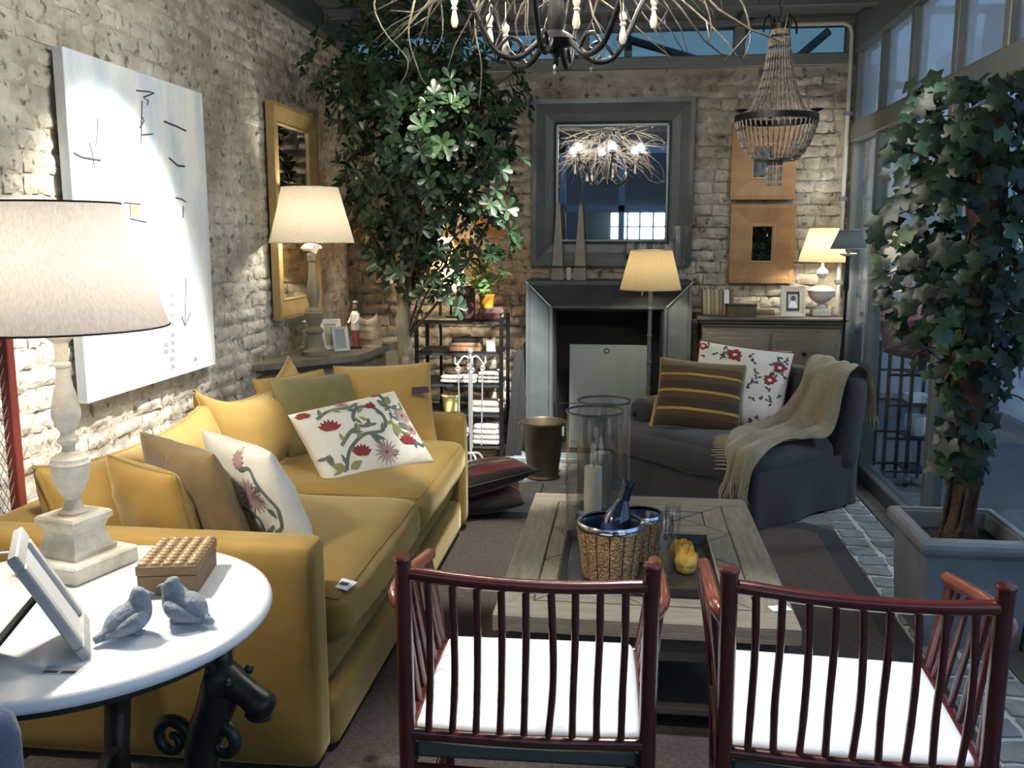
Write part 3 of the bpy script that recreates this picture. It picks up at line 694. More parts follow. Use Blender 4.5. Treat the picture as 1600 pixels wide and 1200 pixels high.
tg = tag(B().box(-.03, .03, -.02, .02, 0, .001).ob('price_tag', K['tagw']), 'small white price tag on the coffee table corner', 'tag'); tg.location = (.475, 2.72, .4005); tg.rotation_euler[2] = .3

# tray
tray = thing('tray', 'dark rectangular serving tray on the coffee table', 'tray', (.055, 3.02, .4005))
K['tray'] = mat('dark_lacquer', (.022, .022, .022), .3, col2=(.035, .033, .03), vs=10, coat=.3)
B().box(-.235, .235, -.25, .25, 0, .008, .002).ob('base', K['tray'], tray)
for k, (a, c, L_) in enumerate((((0, -.255), 0, .49), ((0, .255), 180, .49), ((.24, 0), 90, .52), ((-.24, 0), -90, .52))):
    B().add([(-L_/2, 0, 0), (L_/2, 0, 0), (L_/2+.012, -.016, .035), (-L_/2-.012, -.016, .035), (-L_/2, .008, 0), (L_/2, .008, 0), (L_/2+.006, -.009, .037), (-L_/2-.006, -.009, .037)],
            [(0, 1, 2, 3), (5, 4, 7, 6), (3, 2, 6, 7), (0, 3, 7, 4), (1, 5, 6, 2), (0, 4, 5, 1)], T(a[0], a[1], 0, rz=c)).ob('rim', K['tray'], tray)
# champagne buckets
K['gold'] = mat('gold_mosaic', (.20, .10, .04), .4, .4, col2=(.52, .36, .18), vs=160, bump=1, bs=170, contrast=.08)
K['chrome'] = mat('polished_nickel', (.70, .71, .74), .12, 1)
K['navy'] = mat('dark_blue_lining', (.02, .025, .06), .3, .4)
def bucket(label, loc, r, h):
    t = thing('champagne_bucket', label, 'bucket', loc)
    n = 14
    for k in range(n):
        a = 2*PI*k/n; d = PI/n*.93
        b = B()
        def fn(u, v):
            rr = r*(.80+.20*v)+.006*sin(PI*u); q = a+(2*u-1)*d
            return (rr*cos(q), rr*sin(q), .008+v*(h-.03))
        b.grid(fn, 4, 5); b.ob('mosaic_stave', K['gold'], t, 60)
    B().lathe([(0, 0), (r*.78, 0), (r*.80, .012), (r*.785, .02), (r*.97, h-.02), (r*.97, h-.012), (r*.9, h-.02), (r*.72, .012), (0, .012)], 32).ob('lining', K['navy'], t)
    B().lathe([(r*.93, h-.022), (r*1.045, h-.022), (r*1.06, h-.008), (r*1.02, h), (r*.93, h-.002)], 32, cap=False).ob('rim', K['chrome'], t)
    return t
bucket('gold mosaic champagne bucket holding the dark bottle', (-.035, 2.90, .409), .104, .19)
b2 = bucket('smaller gold mosaic bucket half hidden behind the champagne bucket', (.062, 3.085, .409), .075, .165)
bt = thing('champagne_bottle', 'dark blue glass champagne bottle tilted in the mosaic bucket', 'bottle', (-.060, 2.90, .432)); bt.rotation_euler = (R(-10), R(16), 0); bt.scale = (1.12, 1.12, 1.0)
K['bottle'] = mat('dark_bottle_glass', (.008, .012, .03), .06, 0, spec=.8, coat=.5)
B().lathe([(0, .03), (.036, .03), (.040, .036), (.040, .168), (.036, .19), (.022, .222), (.0155, .245), (.0155, .262), (0, .262)], 24).ob('body', K['bottle'], bt)
B().lathe([(.018, .236), (.0165, .278), (.019, .28), (.019, .30), (.015, .306), (0, .307)], 20).ob('foil', mat('navy_foil', (.010, .014, .03), .3, .5), bt)
B().lathe([(.0405, .10), (.0405, .150)], 24, cap=False).ob('label_band', mat('blue_label', (.02, .05, .14), .3, .3), bt)
# flutes
K['clear'] = glass_mat('clear_glass', (.96, .97, .98), .16, .01)
def flute(label, loc):
    t = thing('champagne_flute', label, 'glass', loc, group=None)
    B().lathe([(0, 0), (.032, 0), (.03, .003), (.006, .008)], 20, cap=False).ob('foot', K['clear'], t)
    B().lathe([(.006, .008), (.004, .03), (.004, .085), (.007, .095)], 10, cap=False).ob('stem', K['clear'], t)
    B().lathe([(.007, .095), (.018, .112), (.025, .15), (.0265, .19), (.024, .225), (.0232, .225), (.0255, .19), (.024, .15), (.017, .114), (0, .1)], 20, cap=False).ob('bowl', K['clear'], t)
flute('clear champagne flute standing on the tray nearest the tulip candles', (.138, 2.86, .409)); flute('clear champagne flute behind the other flute on the tray', (.165, 2.97, .409))
# tulip candles
K['wax'] = mat('yellow_wax', (.85, .50, .08), .45, col2=(.90, .62, .16), vs=20, sheen=.2)
K['wick'] = mat('candle_wick', (.03, .025, .02), .9)
def tulip(label, loc, s, rz):
    t = thing('tulip_candle', label, 'candle', loc, rz)
    B().lathe([(0, 0), (.018*s, 0), (.032*s, .012*s), (.036*s, .03*s), (.030*s, .046*s), (0, .048*s)], 16).ob('wax', K['wax'], t)
    for ring, (rr, hh, n, o) in enumerate(((.036, .062, 5, 0), (.030, .068, 5, 36))):
        for k in range(n):
            a = R(o+72*k)
            def fn(u, v):
                q = a+(u-.5)*1.25*(1-.55*v**3); r2 = rr*s*(.62+.5*sin(min(1, v*1.15)*PI*.62)-.18*max(0, v-.7)) ; return (r2*cos(q), r2*sin(q), .004+hh*s*v)
            b = B(); b.grid(fn, 4, 6); b.grid(lambda u, v: (fn(u, v)[0]*.93, fn(u, v)[1]*.93, fn(u, v)[2]), 4, 6, flip=True); b.ob('petal', K['wax'], t, 60)
    B().tube([(0, 0, .045*s), (.001, .001, .066*s)], .0012, 5).ob('wick', K['wick'], t)
tulip('yellow tulip shaped candle in front on the tray', (.213, 2.965, .409), 1.0, 10); tulip('yellow tulip shaped candle behind its twin on the tray', (.205, 3.07, .409), 1.0, 40)
# hurricanes
K['pewter'] = mat('dark_pewter', (.10, .10, .10), .4, .7, col2=(.16, .16, .155), vs=14)
K['ivory'] = mat('ivory_wax', (.55, .49, .36), .55, col2=(.62, .56, .43), vs=9)
K['hglass'] = glass_mat('hurricane_glass', (.965, .975, .98), .13, .01)
def hurricane(label, clabel, loc, r, h, ch):
    t = thing('hurricane_lantern', label, 'lantern', loc)
    B().lathe([(0, 0), (r+.012, 0), (r+.014, .006), (r+.006, .02), (r-.006, .024), (0, .022)], 36).ob('base', K['pewter'], t)
    B().lathe([(r, .02), (r, h), (r-.004, h), (r-.004, .024)], 40, cap=False).ob('cylinder', K['hglass'], t)
    B().tube(circ(r-.001, 40, h), .0045, 6, closed=True).ob('rim', K['pewter'], t)
    c = thing('pillar_candle', clabel, 'candle', (loc[0]-.004, loc[1]-.02, loc[2]+.0235))
    B().lathe([(0, 0), (.032, 0), (.033, .003), (.033, ch-.004), (.031, ch), (.014, ch-.004), (0, ch-.006)], 24).ob('wax', K['ivory'], c)
    B().tube([(0, 0, ch-.007), (.002, 0, ch+.01)], .0015, 5).ob('wick', K['wick'], c)
hurricane('tall glass hurricane cylinder nearest the champagne bucket', 'pillar candle inside the nearer hurricane glass', (-.105, 3.38, .4005), .106, .465, .235)
hurricane('tall glass hurricane cylinder standing behind the nearer one', 'pillar candle inside the farther hurricane glass', (-.078, 3.66, .4005), .106, .455, .225)

# ------------------------------------------------------------------ bamboo armchairs
def bamboo_tube(b, pts, r, n=10, nodes=None):
    P = bez(pts, 5) if len(pts) > 2 else [Vector(pts[0]).lerp(Vector(pts[1]), k/10) for k in range(11)]
    rr = []
    for i in range(len(P)):
        k = i/(len(P)-1); rr.append(r*(1+.10*max(0, 1-abs(((k*(nodes or 2)) % 1)-.5)*14)))
    b.tube(P, rr, n); return b
def bamboo_chair(label, loc, rz):
    t = thing('bamboo_armchair', label, 'chair', loc, rz)
    BM = K['bamboo']
    for sx in (-1, 1):
        bamboo_tube(B(), [(sx*.26, 0, .008), (sx*.26, 0, .45), (sx*.262, -.004, .825)], .0185, 12, 4).ob('back_post', BM, t, 60)
        o = B().lathe([(.0195, 0), (.021, .006), (.018, .012), (0, .014)], 14, T(sx*.262, -.004, .822)).ob('post_cap', K['bamboo'], t)
        bamboo_tube(B(), [(sx*.245, .46, .008), (sx*.262, .46, .4), (sx*.30, .45, .665)], .017, 12, 3).ob('front_leg', BM, t, 60)
        arm = bamboo_tube(B(), [(sx*.262, 0, .715), (sx*.278, .010, .732), (sx*.288, .05, .738), (sx*.292, .2, .722), (sx*.295, .45, .672), (sx*.296, .48, .668)], .0165, 12, 5).ob('armrest', K['bamboo_lt'], t, 60)
        A = bez([(sx*.288, .06, .72), (sx*.292, .2, .70), (sx*.295, .45, .66)], 10)
        for k in range(6):
            q = A[2+3*k]; bamboo_tube(B(), [tuple(q), (sx*.258, .06+.07*k, .42)], .0085, 8, 2).ob('arm_spindle', BM, t, 60)
        for z in (.425, .345): bamboo_tube(B(), [(sx*.258, 0, z), (sx*.258, .46, z)], .014, 10, 3).ob('side_rail', BM, t, 60)
        bamboo_tube(B(), [(sx*.258, 0, .14), (sx*.252, .46, .14)], .012, 10, 3).ob('stretcher', BM, t, 60)
    bamboo_tube(B(), [(-.26, 0, .795), (-.09, -.012, .783), (.09, -.012, .779), (.26, -.004, .785)], .0155, 12, 4).ob('top_rail', BM, t, 60)
    bamboo_tube(B(), [(-.26, 0, .43), (0, -.008, .428), (.26, 0, .43)], .0145, 12, 4).ob('back_rail', BM, t, 60)
    bamboo_tube(B(), [(-.26, 0, .345), (0, -.008, .343), (.26, 0, .345)], .0145, 12, 4).ob('back_rail', BM, t, 60)
    for z in (.425, .345): bamboo_tube(B(), [(-.258, .46, z), (.258, .46, z)], .014, 10, 4).ob('front_rail', BM, t, 60)
    rn = random.Random(int(loc[0]*100))
    for k in range(9):
        x = -.208+k*.052; j = rn.uniform(-.006, .006)
        bamboo_tube(B(), [(x, -.01, .785), (x+j*.6+.002, -.012, .67), (x+j, -.006, .55), (x-.004, -.006, .432)], .0082, 8, 2).ob('back_spindle', BM, t, 60)
    B().box(-.245, .245, .006, .45, .365, .41, .01).ob('seat_base', mat('grey_green_webbing', (.075, .095, .085), .85, bump=.3, bs=150), t)
    cu = soft_part('seat_cushion', K['whitec'], t, (0, .243, .428), (.49, .455, .045), .02, (.003, .003, .012), 14, wob=.0, seed=loc[0])
    return t
bamboo_chair('red brown bamboo armchair with white seat, nearer the mustard sofa', (-.197, 1.85, 0), 1.5)
bamboo_chair('red brown bamboo armchair with white seat, nearer the ivy planter', (.482, 1.84, 0), -3)
# ------------------------------------------------------------------ round marble table
rt = thing('round_table', 'round white marble side table on black cast iron legs', 'table', (-1.165, 1.745, 0))
B().lathe([(0, .69), (.405, .69), (.418, .696), (.422, .706), (.418, .716), (.408, .72), (0, .72)], 64).ob('marble_top', K['marble'], rt, 50)
B().lathe([(.36, .672), (.39, .672), (.39, .69), (.36, .69)], 48, cap=False).ob('iron_ring', K['ironb'], rt)
def spiral3(c, r0, turns, a0, ax, sg=1, n=24, minr=.15):
    # spiral in the radial plane (x,z)
    return [(c[0]+r0*(1-(1-minr)*k/n)*cos(a0+sg*turns*2*PI*k/n), 0, c[1]+r0*(1-(1-minr)*k/n)*sin(a0+sg*turns*2*PI*k/n)) for k in range(n+1)]
for a in (-13, 107, 227):
    lg = bpy.data.objects.new('leg', None); COL.objects.link(lg); lg.parent = rt; lg.rotation_euler = (0, 0, R(a)); lg.location = (.055*cos(R(a)), .055*sin(R(a)), .02)
    P = bez([(.33, 0, .60), (.315, 0, .545), (.285, 0, .48), (.272, 0, .40), (.275, 0, .30), (.245, 0, .20), (.26, 0, .11), (.32, 0, .05), (.38, 0, .022)], 5)
    n = len(P); B().tube(P, [.040-.018*min(1, abs(k/n-.1)*1.1) for k in range(n)], 10).ob('neck', K['ironb'], lg, 60)
    hb = B(); H_ = bez([(.315, 0, .60), (.34, 0, .605), (.375, 0, .595), (.41, 0, .575), (.435, 0, .560), (.445, 0, .555)], 5)
    hb.tube(H_, [.030, .040, .044, .045, .044, .042, .040, .037, .034, .031, .029, .028, .028, .028, .029, .030, .031, .031, .031, .030, .028, .025, .021, .016, .010, .005][:len(H_)], 12)
    hb.ball((.335, 0, .64), (.022, .020, .05), 8, 6)
    for s in (-1, 1):
        hb.tube([(.33, s*.02, .625), (.325, s*.032, .66), (.335, s*.028, .688)], [.012, .011, .004], 6)
        hb.ball((.372, s*.034, .618), .010, 8, 6); hb.ball((.435, s*.017, .575), .008, 8, 5)
    hb.ball((.415, 0, .545), (.03, .022, .014), 10, 6)
    hb.ob('animal_head', K['ironb'], lg, 70)
    B().tube(spiral3((.325, .47), .045, 1.25, PI*.9, 1, -1), [.016-.008*k/24 for k in range(25)], 8).ob('scroll', K['ironb'], lg, 60)
    B().tube(spiral3((.20, .45), .05, 1.25, 0.2, 1, 1), [.015-.007*k/24 for k in range(25)], 8).ob('scroll', K['ironb'], lg, 60)
    for k in range(5):
        q = P[7+3*k]; B().ball((q.x+.006, -.028, q.z), (.006, .006, .010), 8, 5).ob('boss', K['pewter'], lg)
    B().tube(bez([(.245, 0, .2), (.14, 0, .24), (.03, 0, .2)], 5), .014, 8).ob('brace', K['ironb'], lg, 60)
B().lathe([(0, .16), (.03, .16), (.045, .19), (.03, .22), (.02, .25), (0, .26)], 16).ob('centre_boss', K['ironb'], rt)
st = tag(B().box(-.035, .035, -.016, .016, 0, .001).ob('sticker', mat('grey_sticker', (.50, .52, .56), .6)), 'grey printed sticker on the near rim of the marble table', 'sticker'); st.location = (-1.005, 1.475, .7202); st.rotation_euler[2] = .06
for x in (-.018, .016): B().box(x-.013, x+.013, -.012, -.003, .001, .0016).ob('printed_block', K['ink'], st)

# large table lamp
K['stone_p'] = mat('distressed_white_paint', (.46, .41, .30), .7, col2=(.80, .77, .68), vs=10, bump=.4, bs=40, contrast=.18)
K['shade1'] = shade_mat('taupe_linen_shade', (.42, .38, .35), .10, (240, 240, 14))
K['bulb'] = bulb_mat('warm_bulb', (1, .86, .62), 8)
def shade(parent, r0, r1, z0, z1, m, trim, n=40, tilt=None):
    o = B().lathe([(r0, z0), (r1, z1)], n, cap=False).ob('lamp_shade', m, parent)
    for r_, z_ in ((r0, z0), (r1, z1)): B().tube(circ(r_, n, z_), .0025, 5, closed=True).ob('shade_rim', trim, o)
    sp3 = B()
    for k in range(3): sp3.tube([(0, 0, z1-.02), (r1*cos(k*2.094), r1*sin(k*2.094), z1-.004)], .002, 5)
    sp3.ob('spider', K['iron'], o); return o
def bulb(parent, z, r=.028):
    B().ball((0, 0, z), (r, r, r*1.3), 12, 8).ob('light_bulb', K['bulb'], parent)
LW = 1.0
l1 = thing('table_lamp', 'large table lamp with taupe shade and turned whitewashed base on marble table', 'lamp', (-1.285, 1.975, .72), -15)
B().box(-.097, .097, -.097, .097, 0, .042, .005).ob('plinth', K['stone_p'], l1)
B().sq([(.062, .042), (.064, .052), (.056, .062), (.048, .082), (.047, .10), (.053, .116), (.060, .122), (.060, .132), (.056, .138)]).ob('pedestal', K['stone_p'], l1)
z = lambda q: q-.72
B().lathe([(0, .138), (.034, .138), (.034, .142), (.024, .148), (.018, .165), (.017, .172), (.030, .195), (.040, .22), (.043, .245), (.0435, .256), (.045, .258), (.042, .262), (.041, .27), (.030, .279), (.022, .281), (.016, .286), (.014, .295), (.016, .302), (.024, .308), (.024, .314), (.017, .322), (.015, .330),
          (.024, .345), (.032, .368), (.0325, .38), (.027, .41), (.019, .44), (.0145, .475), (.0145, .482), (.019, .486), (.019, .492), (.014, .496), (.0145, .52), (.016, .54), (.030, .552), (.031, .558), (.012, .560), (.012, .60), (0, .60)], 28).ob('baluster', K['stone_p'], l1, 35)
shade(l1, .238, .147, .577, .855, K['shade1'], K['black'])
B().tube([(0, -.2385, .579), (0, -.1475, .853)], .003, 5).ob('seam', K['shade1'], l1)
bulb(l1, .69); point('lamp_light', (-1.285, 1.975, 1.40), 26, (1, .94, .82))
B().tube(bez([(-.09, .04, .006), (-.15, .06, .005), (-.25, .0, .005), (-.30, -.05, .005)], 6), .003, 6).ob('cord', K['tagw'], l1)

# photo frame standing on the table
pf = thing('framed_photo', 'pale grey wooden photo frame propped on its black easel leg, seen edge on', 'photo frame', (-1.035, 1.60, .7205), 32)
K['greyframe'] = mat('grey_limed_wood', (.34, .34, .33), .6, col2=(.46, .46, .45), vs=6, st=(1, 8, 8))
Mf = T(0, 0, 0, ry=-27)
B().box(-.010, .010, -.095, .095, 0, .028, .003, Mf).box(-.010, .010, -.095, .095, .212, .24, .003, Mf).box(-.010, .010, -.095, -.066, .028, .212, .003, Mf).box(-.010, .010, .066, .095, .028, .212, .003, Mf).ob('frame', K['greyframe'], pf)
B().box(-.008, -.003, -.07, .07, .025, .215, 0, Mf).ob('backing', K['black'], pf)
B().box(-.002, .002, -.066, .066, .028, .212, 0, Mf).ob('picture', mat('pale_print', (.55, .56, .57), .4), pf)
B().add([(-.062, -.018, .118), (-.062, .018, .118), (-.168, .03, 0), (-.168, -.03, 0), (-.068, -.018, .122), (-.068, .018, .122), (-.173, .03, .003), (-.173, -.03, .003)], [(0, 1, 2, 3), (7, 6, 5, 4), (0, 3, 7, 4), (1, 5, 6, 2), (3, 2, 6, 7), (0, 4, 5, 1)]).ob('easel_leg', K['black'], pf)

# wooden box with studded lid
wb = thing('wooden_box', 'small brown wooden box with rows of carved studs on its lid', 'box', (-1.008, 1.93, .7205), 12)
K['boxw'] = mat('brown_mango_wood', (.13, .075, .035), .55, col2=(.24, .15, .075), vs=8, st=(1, 1, 5), bump=.2, bs=30)
K['boxl'] = mat('gilded_brown_studs', (.20, .13, .06), .4, col2=(.34, .24, .12), vs=20)
B().box(-.064, .064, -.095, .095, 0, .045, .002).ob('body', K['boxw'], wb)
ld = B().box(-.066, .066, -.097, .097, .046, .068, .002).ob('lid', K['boxw'], wb)
sb = B().ball((0, 0, 0), (.0125, .0105, .008), 8, 6)
so = None
for i in range(5):
    for j in range(9):
        M = T(-.0525+.02625*i, -.085+.02125*j, .068)
        if so is None: so = sb.ob('stud', K['boxl'], ld); so.matrix_local = M
        else: inst(so, 'stud', ld, M)
# stone birds
K['birdm'] = mat('blue_grey_cast_stone', (.20, .235, .28), .8, col2=(.33, .37, .42), vs=30, bump=.6, bs=90)
def bird(label, loc, rz, headturn):
    t = thing('bird_figurine', label, 'figurine', loc, rz)
    P = bez([(-.070, 0, .012), (-.045, 0, .018), (-.018, 0, .030), (.010, 0, .038), (.022, 0, .058), (.024, headturn*.004, .074), (.026, headturn*.006, .086), (.030, headturn*.007, .092)], 4)
    n = len(P); rad = [.007, .008, .009, .010, .012, .017, .022, .026, .028, .030, .031, .031, .031, .031, .030, .028, .026, .0235, .022, .021, .0205, .020, .0195, .019, .018, .016, .012, .007, .003]
    B().tube(P, rad[:n], 14).ob('body', K['birdm'], t, 180)
    hx_, hy_ = cos(headturn*.7), sin(headturn*.7)
    B().lathe([(.007, 0), (.004, .008), (0, .014)], 8, T(.024+hx_*.018, hy_*.018, .077, ry=90, rz=math.degrees(headturn*.7))).ob('beak', K['birdm'], t)
    for s in (-1, 1):
        b = B(); b.tube(bez([(.018, s*.026, .046), (-.006, s*.031, .036), (-.034, s*.020, .022), (-.052, s*.010, .016)], 5), [.006+.010*sin(PI*min(1, (k+2)/14)) for k in range(16)], 8); b.ob('wing', K['birdm'], t, 180)
        B().ball((.014, s*.012, .005), (.014, .008, .005), 8, 5).ob('foot', K['birdm'], t)
bird('blue grey stone bird figurine with its tail towards the photo frame', (-.962, 1.632, .7205), 55, -1)
bird('blue grey stone bird figurine beside the wooden box, tail to the right', (-.885, 1.705, .7205), 165, 1)
# blue upholstered chair at the frame edge
bc = thing('blue_armchair', 'slate blue upholstered chair back peeking below the marble table', 'chair', (-1.305, 1.15, .02))
K['bluefab'] = mat('slate_blue_wool', (.055, .085, .16), .9, col2=(.075, .11, .19), vs=20, bump=.3, bs=180, sheen=.3)
soft_part('backrest', K['bluefab'], bc, (.07, .08, .47), (.60, .12, .57), .05, (0, .01, .01), 10); soft_part('seat', K['bluefab'], bc, (.07, -.24, .29), (.60, .56, .2), .06, (0, 0, .02), 8)
for x in (-.18, .32):
    for y in (-.45, .06): B().sq([(.015, 0), (.022, .2)], T(x, y, 0)).ob('leg', K['black'], bc)
# red framed mesh panel
rm = thing('mesh_screen', 'red framed wire mesh screen standing against the brick wall', 'screen', (-1.945, 2.42, 0))
K['redp'] = mat('rusty_red_paint', (.13, .018, .014), .55, col2=(.19, .032, .02), vs=8)
for y in (-.28, .28): B().box(-.018, .018, y-.018, y+.018, 0, 1.34, .003).ob('stile', K['redp'], rm)
for z_ in (.03, 1.32): B().box(-.015, .015, -.262, .262, z_-.018, z_+.018, .003).ob('rail', K['redp'], rm)
wb_m = B(); s_ = .026
for k in range(-60, 40):
    for sg in (1, -1):
        y0 = k*s_; pts = []
        a = max(0.05, (-.262-y0) if sg > 0 else (y0-.262)); b_ = min(1.3, (.262-y0) if sg > 0 else (y0+.262))
        if sg > 0: a, b_ = max(.05, .05), 1.3
        # diagonal wires: y = y0 + sg*t, z = .05 + t*1.6
        t0 = max(0, ((-.262-y0)/sg) if sg > 0 else (y0-.262)); t1 = min(1.25/1.6, ((.262-y0)/sg) if sg > 0 else (y0+.262))
        if t1 > t0+.01: wb_m.tube([(sg*.0015, y0+sg*t0, .05+t0*1.6), (sg*.0015, y0+sg*t1, .05+t1*1.6)], .0016, 4, cap=False)
tag(wb_m.ob('wire_mesh', K['pewter'], rm), kind='stuff')

# ------------------------------------------------------------------ abstract painting
pa = thing('painting', 'large pale abstract canvas with ink marks on the brick wall', 'painting', (-1.988, 3.13, .895))
K['canvas'] = mat('pale_painted_canvas', (.56, .65, .74), .8, col2=(.86, .87, .83), vs=3.0, st=(1, 1.6, .7), bump=.1, bs=90, contrast=.13)
K['ochrew'] = mat('ochre_wash', (.70, .70, .58), .85, col2=(.80, .81, .76), vs=6); K['bluewash'] = mat('blue_grey_wash', (.52, .60, .70), .85, col2=(.66, .73, .80), vs=5)
B().box(0, .042, 0, 1.075, 0, 1.255, .003).ob('canvas', K['canvas'], pa)
fx = .0425
def flat(b, poly, x): b.add([(x, p[0], p[1]) for p in poly], [tuple(range(len(poly)))])
b = B(); flat(b, [(.76, .05), (.90, .05), (.89, .45), (.78, .45)], fx+.0003); b.ob('ochre_wash', K['ochrew'], pa)
strokes = {'x1': [(.02, .898), (.069, .887), (.188, .886)], 'x2': [(.19, 1.036), (.179, .978), (.163, .934)], 'x2b': [(.124, .945), (.139, .896), (.146, .857)],
 'w': [(.481, 1.178), (.582, 1.189), (.622, 1.189), (.531, 1.159), (.57, 1.152), (.561, 1.134)], 'w2': [(.52, 1.145), (.506, 1.065), (.492, .978)], 'w3': [(.5, 1.009), (.589, 1.022)], 'w4': [(.509, 1.084), (.526, 1.067), (.49, 1.036)],
 'd1': [(.695, 1.085), (.812, 1.076), (.889, 1.067)], 'd2': [(.721, .937), (.793, .911), (.855, .912)], 'd3': [(.761, .772), (.815, .769), (.853, .758)], 'd4': [(.827, .739), (.816, .688)],
 'o1': [(.38, .731), (.373, .676), (.491, .664)], 'o2': [(.333, .737), (.46, .735)], 'ar': [(.813, .423), (.797, .327), (.777, .209)], 'ar2': [(.754, .259), (.777, .212), (.84, .267)]}
for k, st_ in strokes.items():
    B().tube([(fx+.0005, a, c) for a, c in (bez([(q[0], q[1], 0) for q in st_], 4) if 0 else st_)], [.0045 if k in ('x1', 'd1', 'd2') else .003]*len(st_), 5).ob('brush_stroke', K['ink'], pa)
K['inkl'] = mat('pale_grey_ink', (.30, .30, .28), .8)
for a, c in [(.7, .641), (.678, .356), (.673, .315), (.671, .27), (.666, .232), (.664, .187), (.66, .151), (.659, .118), (.604, .15), (.601, .121), (.648, .082), (.652, .049), (.865, .054)]:
    B().box(fx-.0005, fx+.0008, a-.017, a+.017, c-.009, c+.009).box(fx, fx+.0012, a-.010, a+.008, c-.003, c+.005).ob('grey_square', K['inkl'], pa)
B().box(fx-.0005, fx+.0008, .385, .44, .69, .73).ob('orange_square', mat('orange_paint', (.75, .28, .07), .7, col2=(.85, .5, .2), vs=30), pa)

# ------------------------------------------------------------------ pine mirror on the left wall
def framed(name, label, cat, loc, rz, w, h, fw, d, mfr, inner, mirror_m, bevel=.012, mitre=True, inner_lip=None, group=None, tiltx=0, cush=0):
    """frame in the XZ plane, front -Y, base at z=0"""
    t = thing(name, label, cat, loc, rz, group); t.rotation_euler[0] = R(tiltx)
    W2, iw, ih = w/2, w/2-fw, h-2*fw
    def side(L, rz_, ox, oz):
        # mitred moulding: outer length L, profile raised at outer edge
        a, c = L/2, L/2-fw
        prof = [(0, 0), (0, -d), (.18, -d-cush), (.55, -d*.72-cush*.6), (.86, -d*.55), (.93, -d*.62), (1, -d*.5), (1, 0)]
        v = []; f = []
        for s, yy in prof:
            q = a-(a-c)*s; v += [(-q, yy, s*fw), (q, yy, s*fw)]
        n = len(prof)
        for k in range(n-1): f.append((2*k, 2*k+1, 2*k+3, 2*k+2))
        f.append(tuple(2*k for k in range(n))); f.append(tuple(2*k+1 for k in range(n))[::-1])
        o = B().add(v, f).ob('frame_side', mfr, t); o.location = (ox, 0, oz); o.rotation_euler = (0, R(rz_), 0)
    side(w, 0, 0, 0); side(w, 180, 0, h); side(h, 90, -W2, h/2); side(h, -90, W2, h/2)
    if inner_lip:
        b = B()
        for x0, x1, z0, z1 in ((-iw-.004, iw+.004, fw-.004, fw+.008), (-iw-.004, iw+.004, h-fw-.008, h-fw+.004), (-iw-.004, -iw+.008, fw, h-fw), (iw-.008, iw+.004, fw, h-fw)): b.box(x0, x1, -d*.62-.004, 0, z0, z1)
        b.ob('inner_lip', inner_lip, t)
    B().box(-iw-.004, iw+.004, -d*.3, 0, fw-.004, h-fw+.004).ob(inner, mirror_m, t)
    return t
framed('wall_mirror', 'tall pale pine framed mirror on the brick wall behind the lamp', 'mirror', (-1.985, 5.43, 1.03), 90, .74, 1.21, .115, .045, K['pinelight'], 'mirror_glass', K['mirror'])

# ------------------------------------------------------------------ corner cabinet
cab = thing('corner_cabinet', 'dark grey weathered wooden cabinet in the corner under the pine mirror', 'cabinet', (-1.75, 5.4, 0))
K['cabw'] = mat('grey_brown_oak', (.13, .11, .085), .7, col2=(.23, .20, .155), vs=4, st=(10, 10, 1.5), bump=.3, bs=20)
o_ = lambda pts: [(x+1.75, y-5.4) for x, y in pts]
B().prism(o_([(-1.985, 4.72), (-1.54, 5.20), (-1.49, 5.93), (-1.985, 5.93)]), .785, .82).ob('top', K['cabw'], cab)
B().prism(o_([(-1.985, 4.775), (-1.575, 5.215), (-1.525, 5.91), (-1.985, 5.91)]), .765, .785).ob('moulding', K['cabw'], cab)
B().prism(o_([(-1.98, 4.83), (-1.61, 5.235), (-1.56, 5.89), (-1.98, 5.89)]), .02, .765).ob('body', K['cabw'], cab)
dx, dy = .37, .405; L_ = math.hypot(dx, dy); an = math.degrees(math.atan2(dy, dx))
B().box(.03, L_-.03, -.016, .004, .08, .72, .006, T(-.23, -.57, 0, rz=an)).ob('door', K['cabw'], cab)
for k in range(4):
    B().box(.02+k*.158, .165+k*.158, -.012, .004, .06, .74, .005, T(.14, -.165, 0, rz=85.6)).ob('plank', K['cabw'], cab)
B().ball((L_-.09, -.025, .42), .012, 8, 6, T(-.23, -.57, 0, rz=an)).ob('knob', K['iron'], cab)

K['turnwood'] = mat('grey_turned_wood', (.15, .125, .09), .7, col2=(.25, .215, .16), vs=10, bump=.2, bs=50)
K['shade2'] = shade_mat('cream_linen_shade', (.50, .45, .355), .18)
l2 = thing('table_lamp', 'table lamp with cream shade and turned grey wood base on the corner cabinet', 'lamp', (-1.785, 5.17, .821))
pr = [(20, 553), (21, 550), (21, 546), (17, 543), (15, 540), (13, 530), (11, 520), (14, 516), (14, 512), (10, 509), (9, 506), (13, 498), (15, 490), (15.5, 486), (14, 484), (13, 480), (7, 477), (6.5, 474), (9, 465), (10.5, 456), (10, 450), (7.5, 435), (5.5, 418), (5, 408), (7, 405), (6, 401), (7.5, 397), (5.5, 393), (7.5, 389), (7, 385), (4, 383), (4, 370)]
B().lathe([(0, 0)]+[(a*.00372, (553-c)*.00368) for a, c in pr]+[(0, (553-370)*.00368)], 28).ob('baluster', K['turnwood'], l2, 35)
shade(l2, .243, .158, .645, .955, K['shade2'], K['shade2']); bulb(l2, .80); point('lamp_light', (-1.785, 5.17, 1.58), 11, (1, .93, .8))
B().box(-.017, .017, -.001, .001, -.055, 0, 0, T(.065, -.09, .64, ry=25)).ob('paper_tag', K['tagw'], l2)
B().lathe([(.045, .60), (.06, .615), (.05, .63), (.02, .645)], 16, cap=False).ob('socket_cup', K['ivory'], l2)
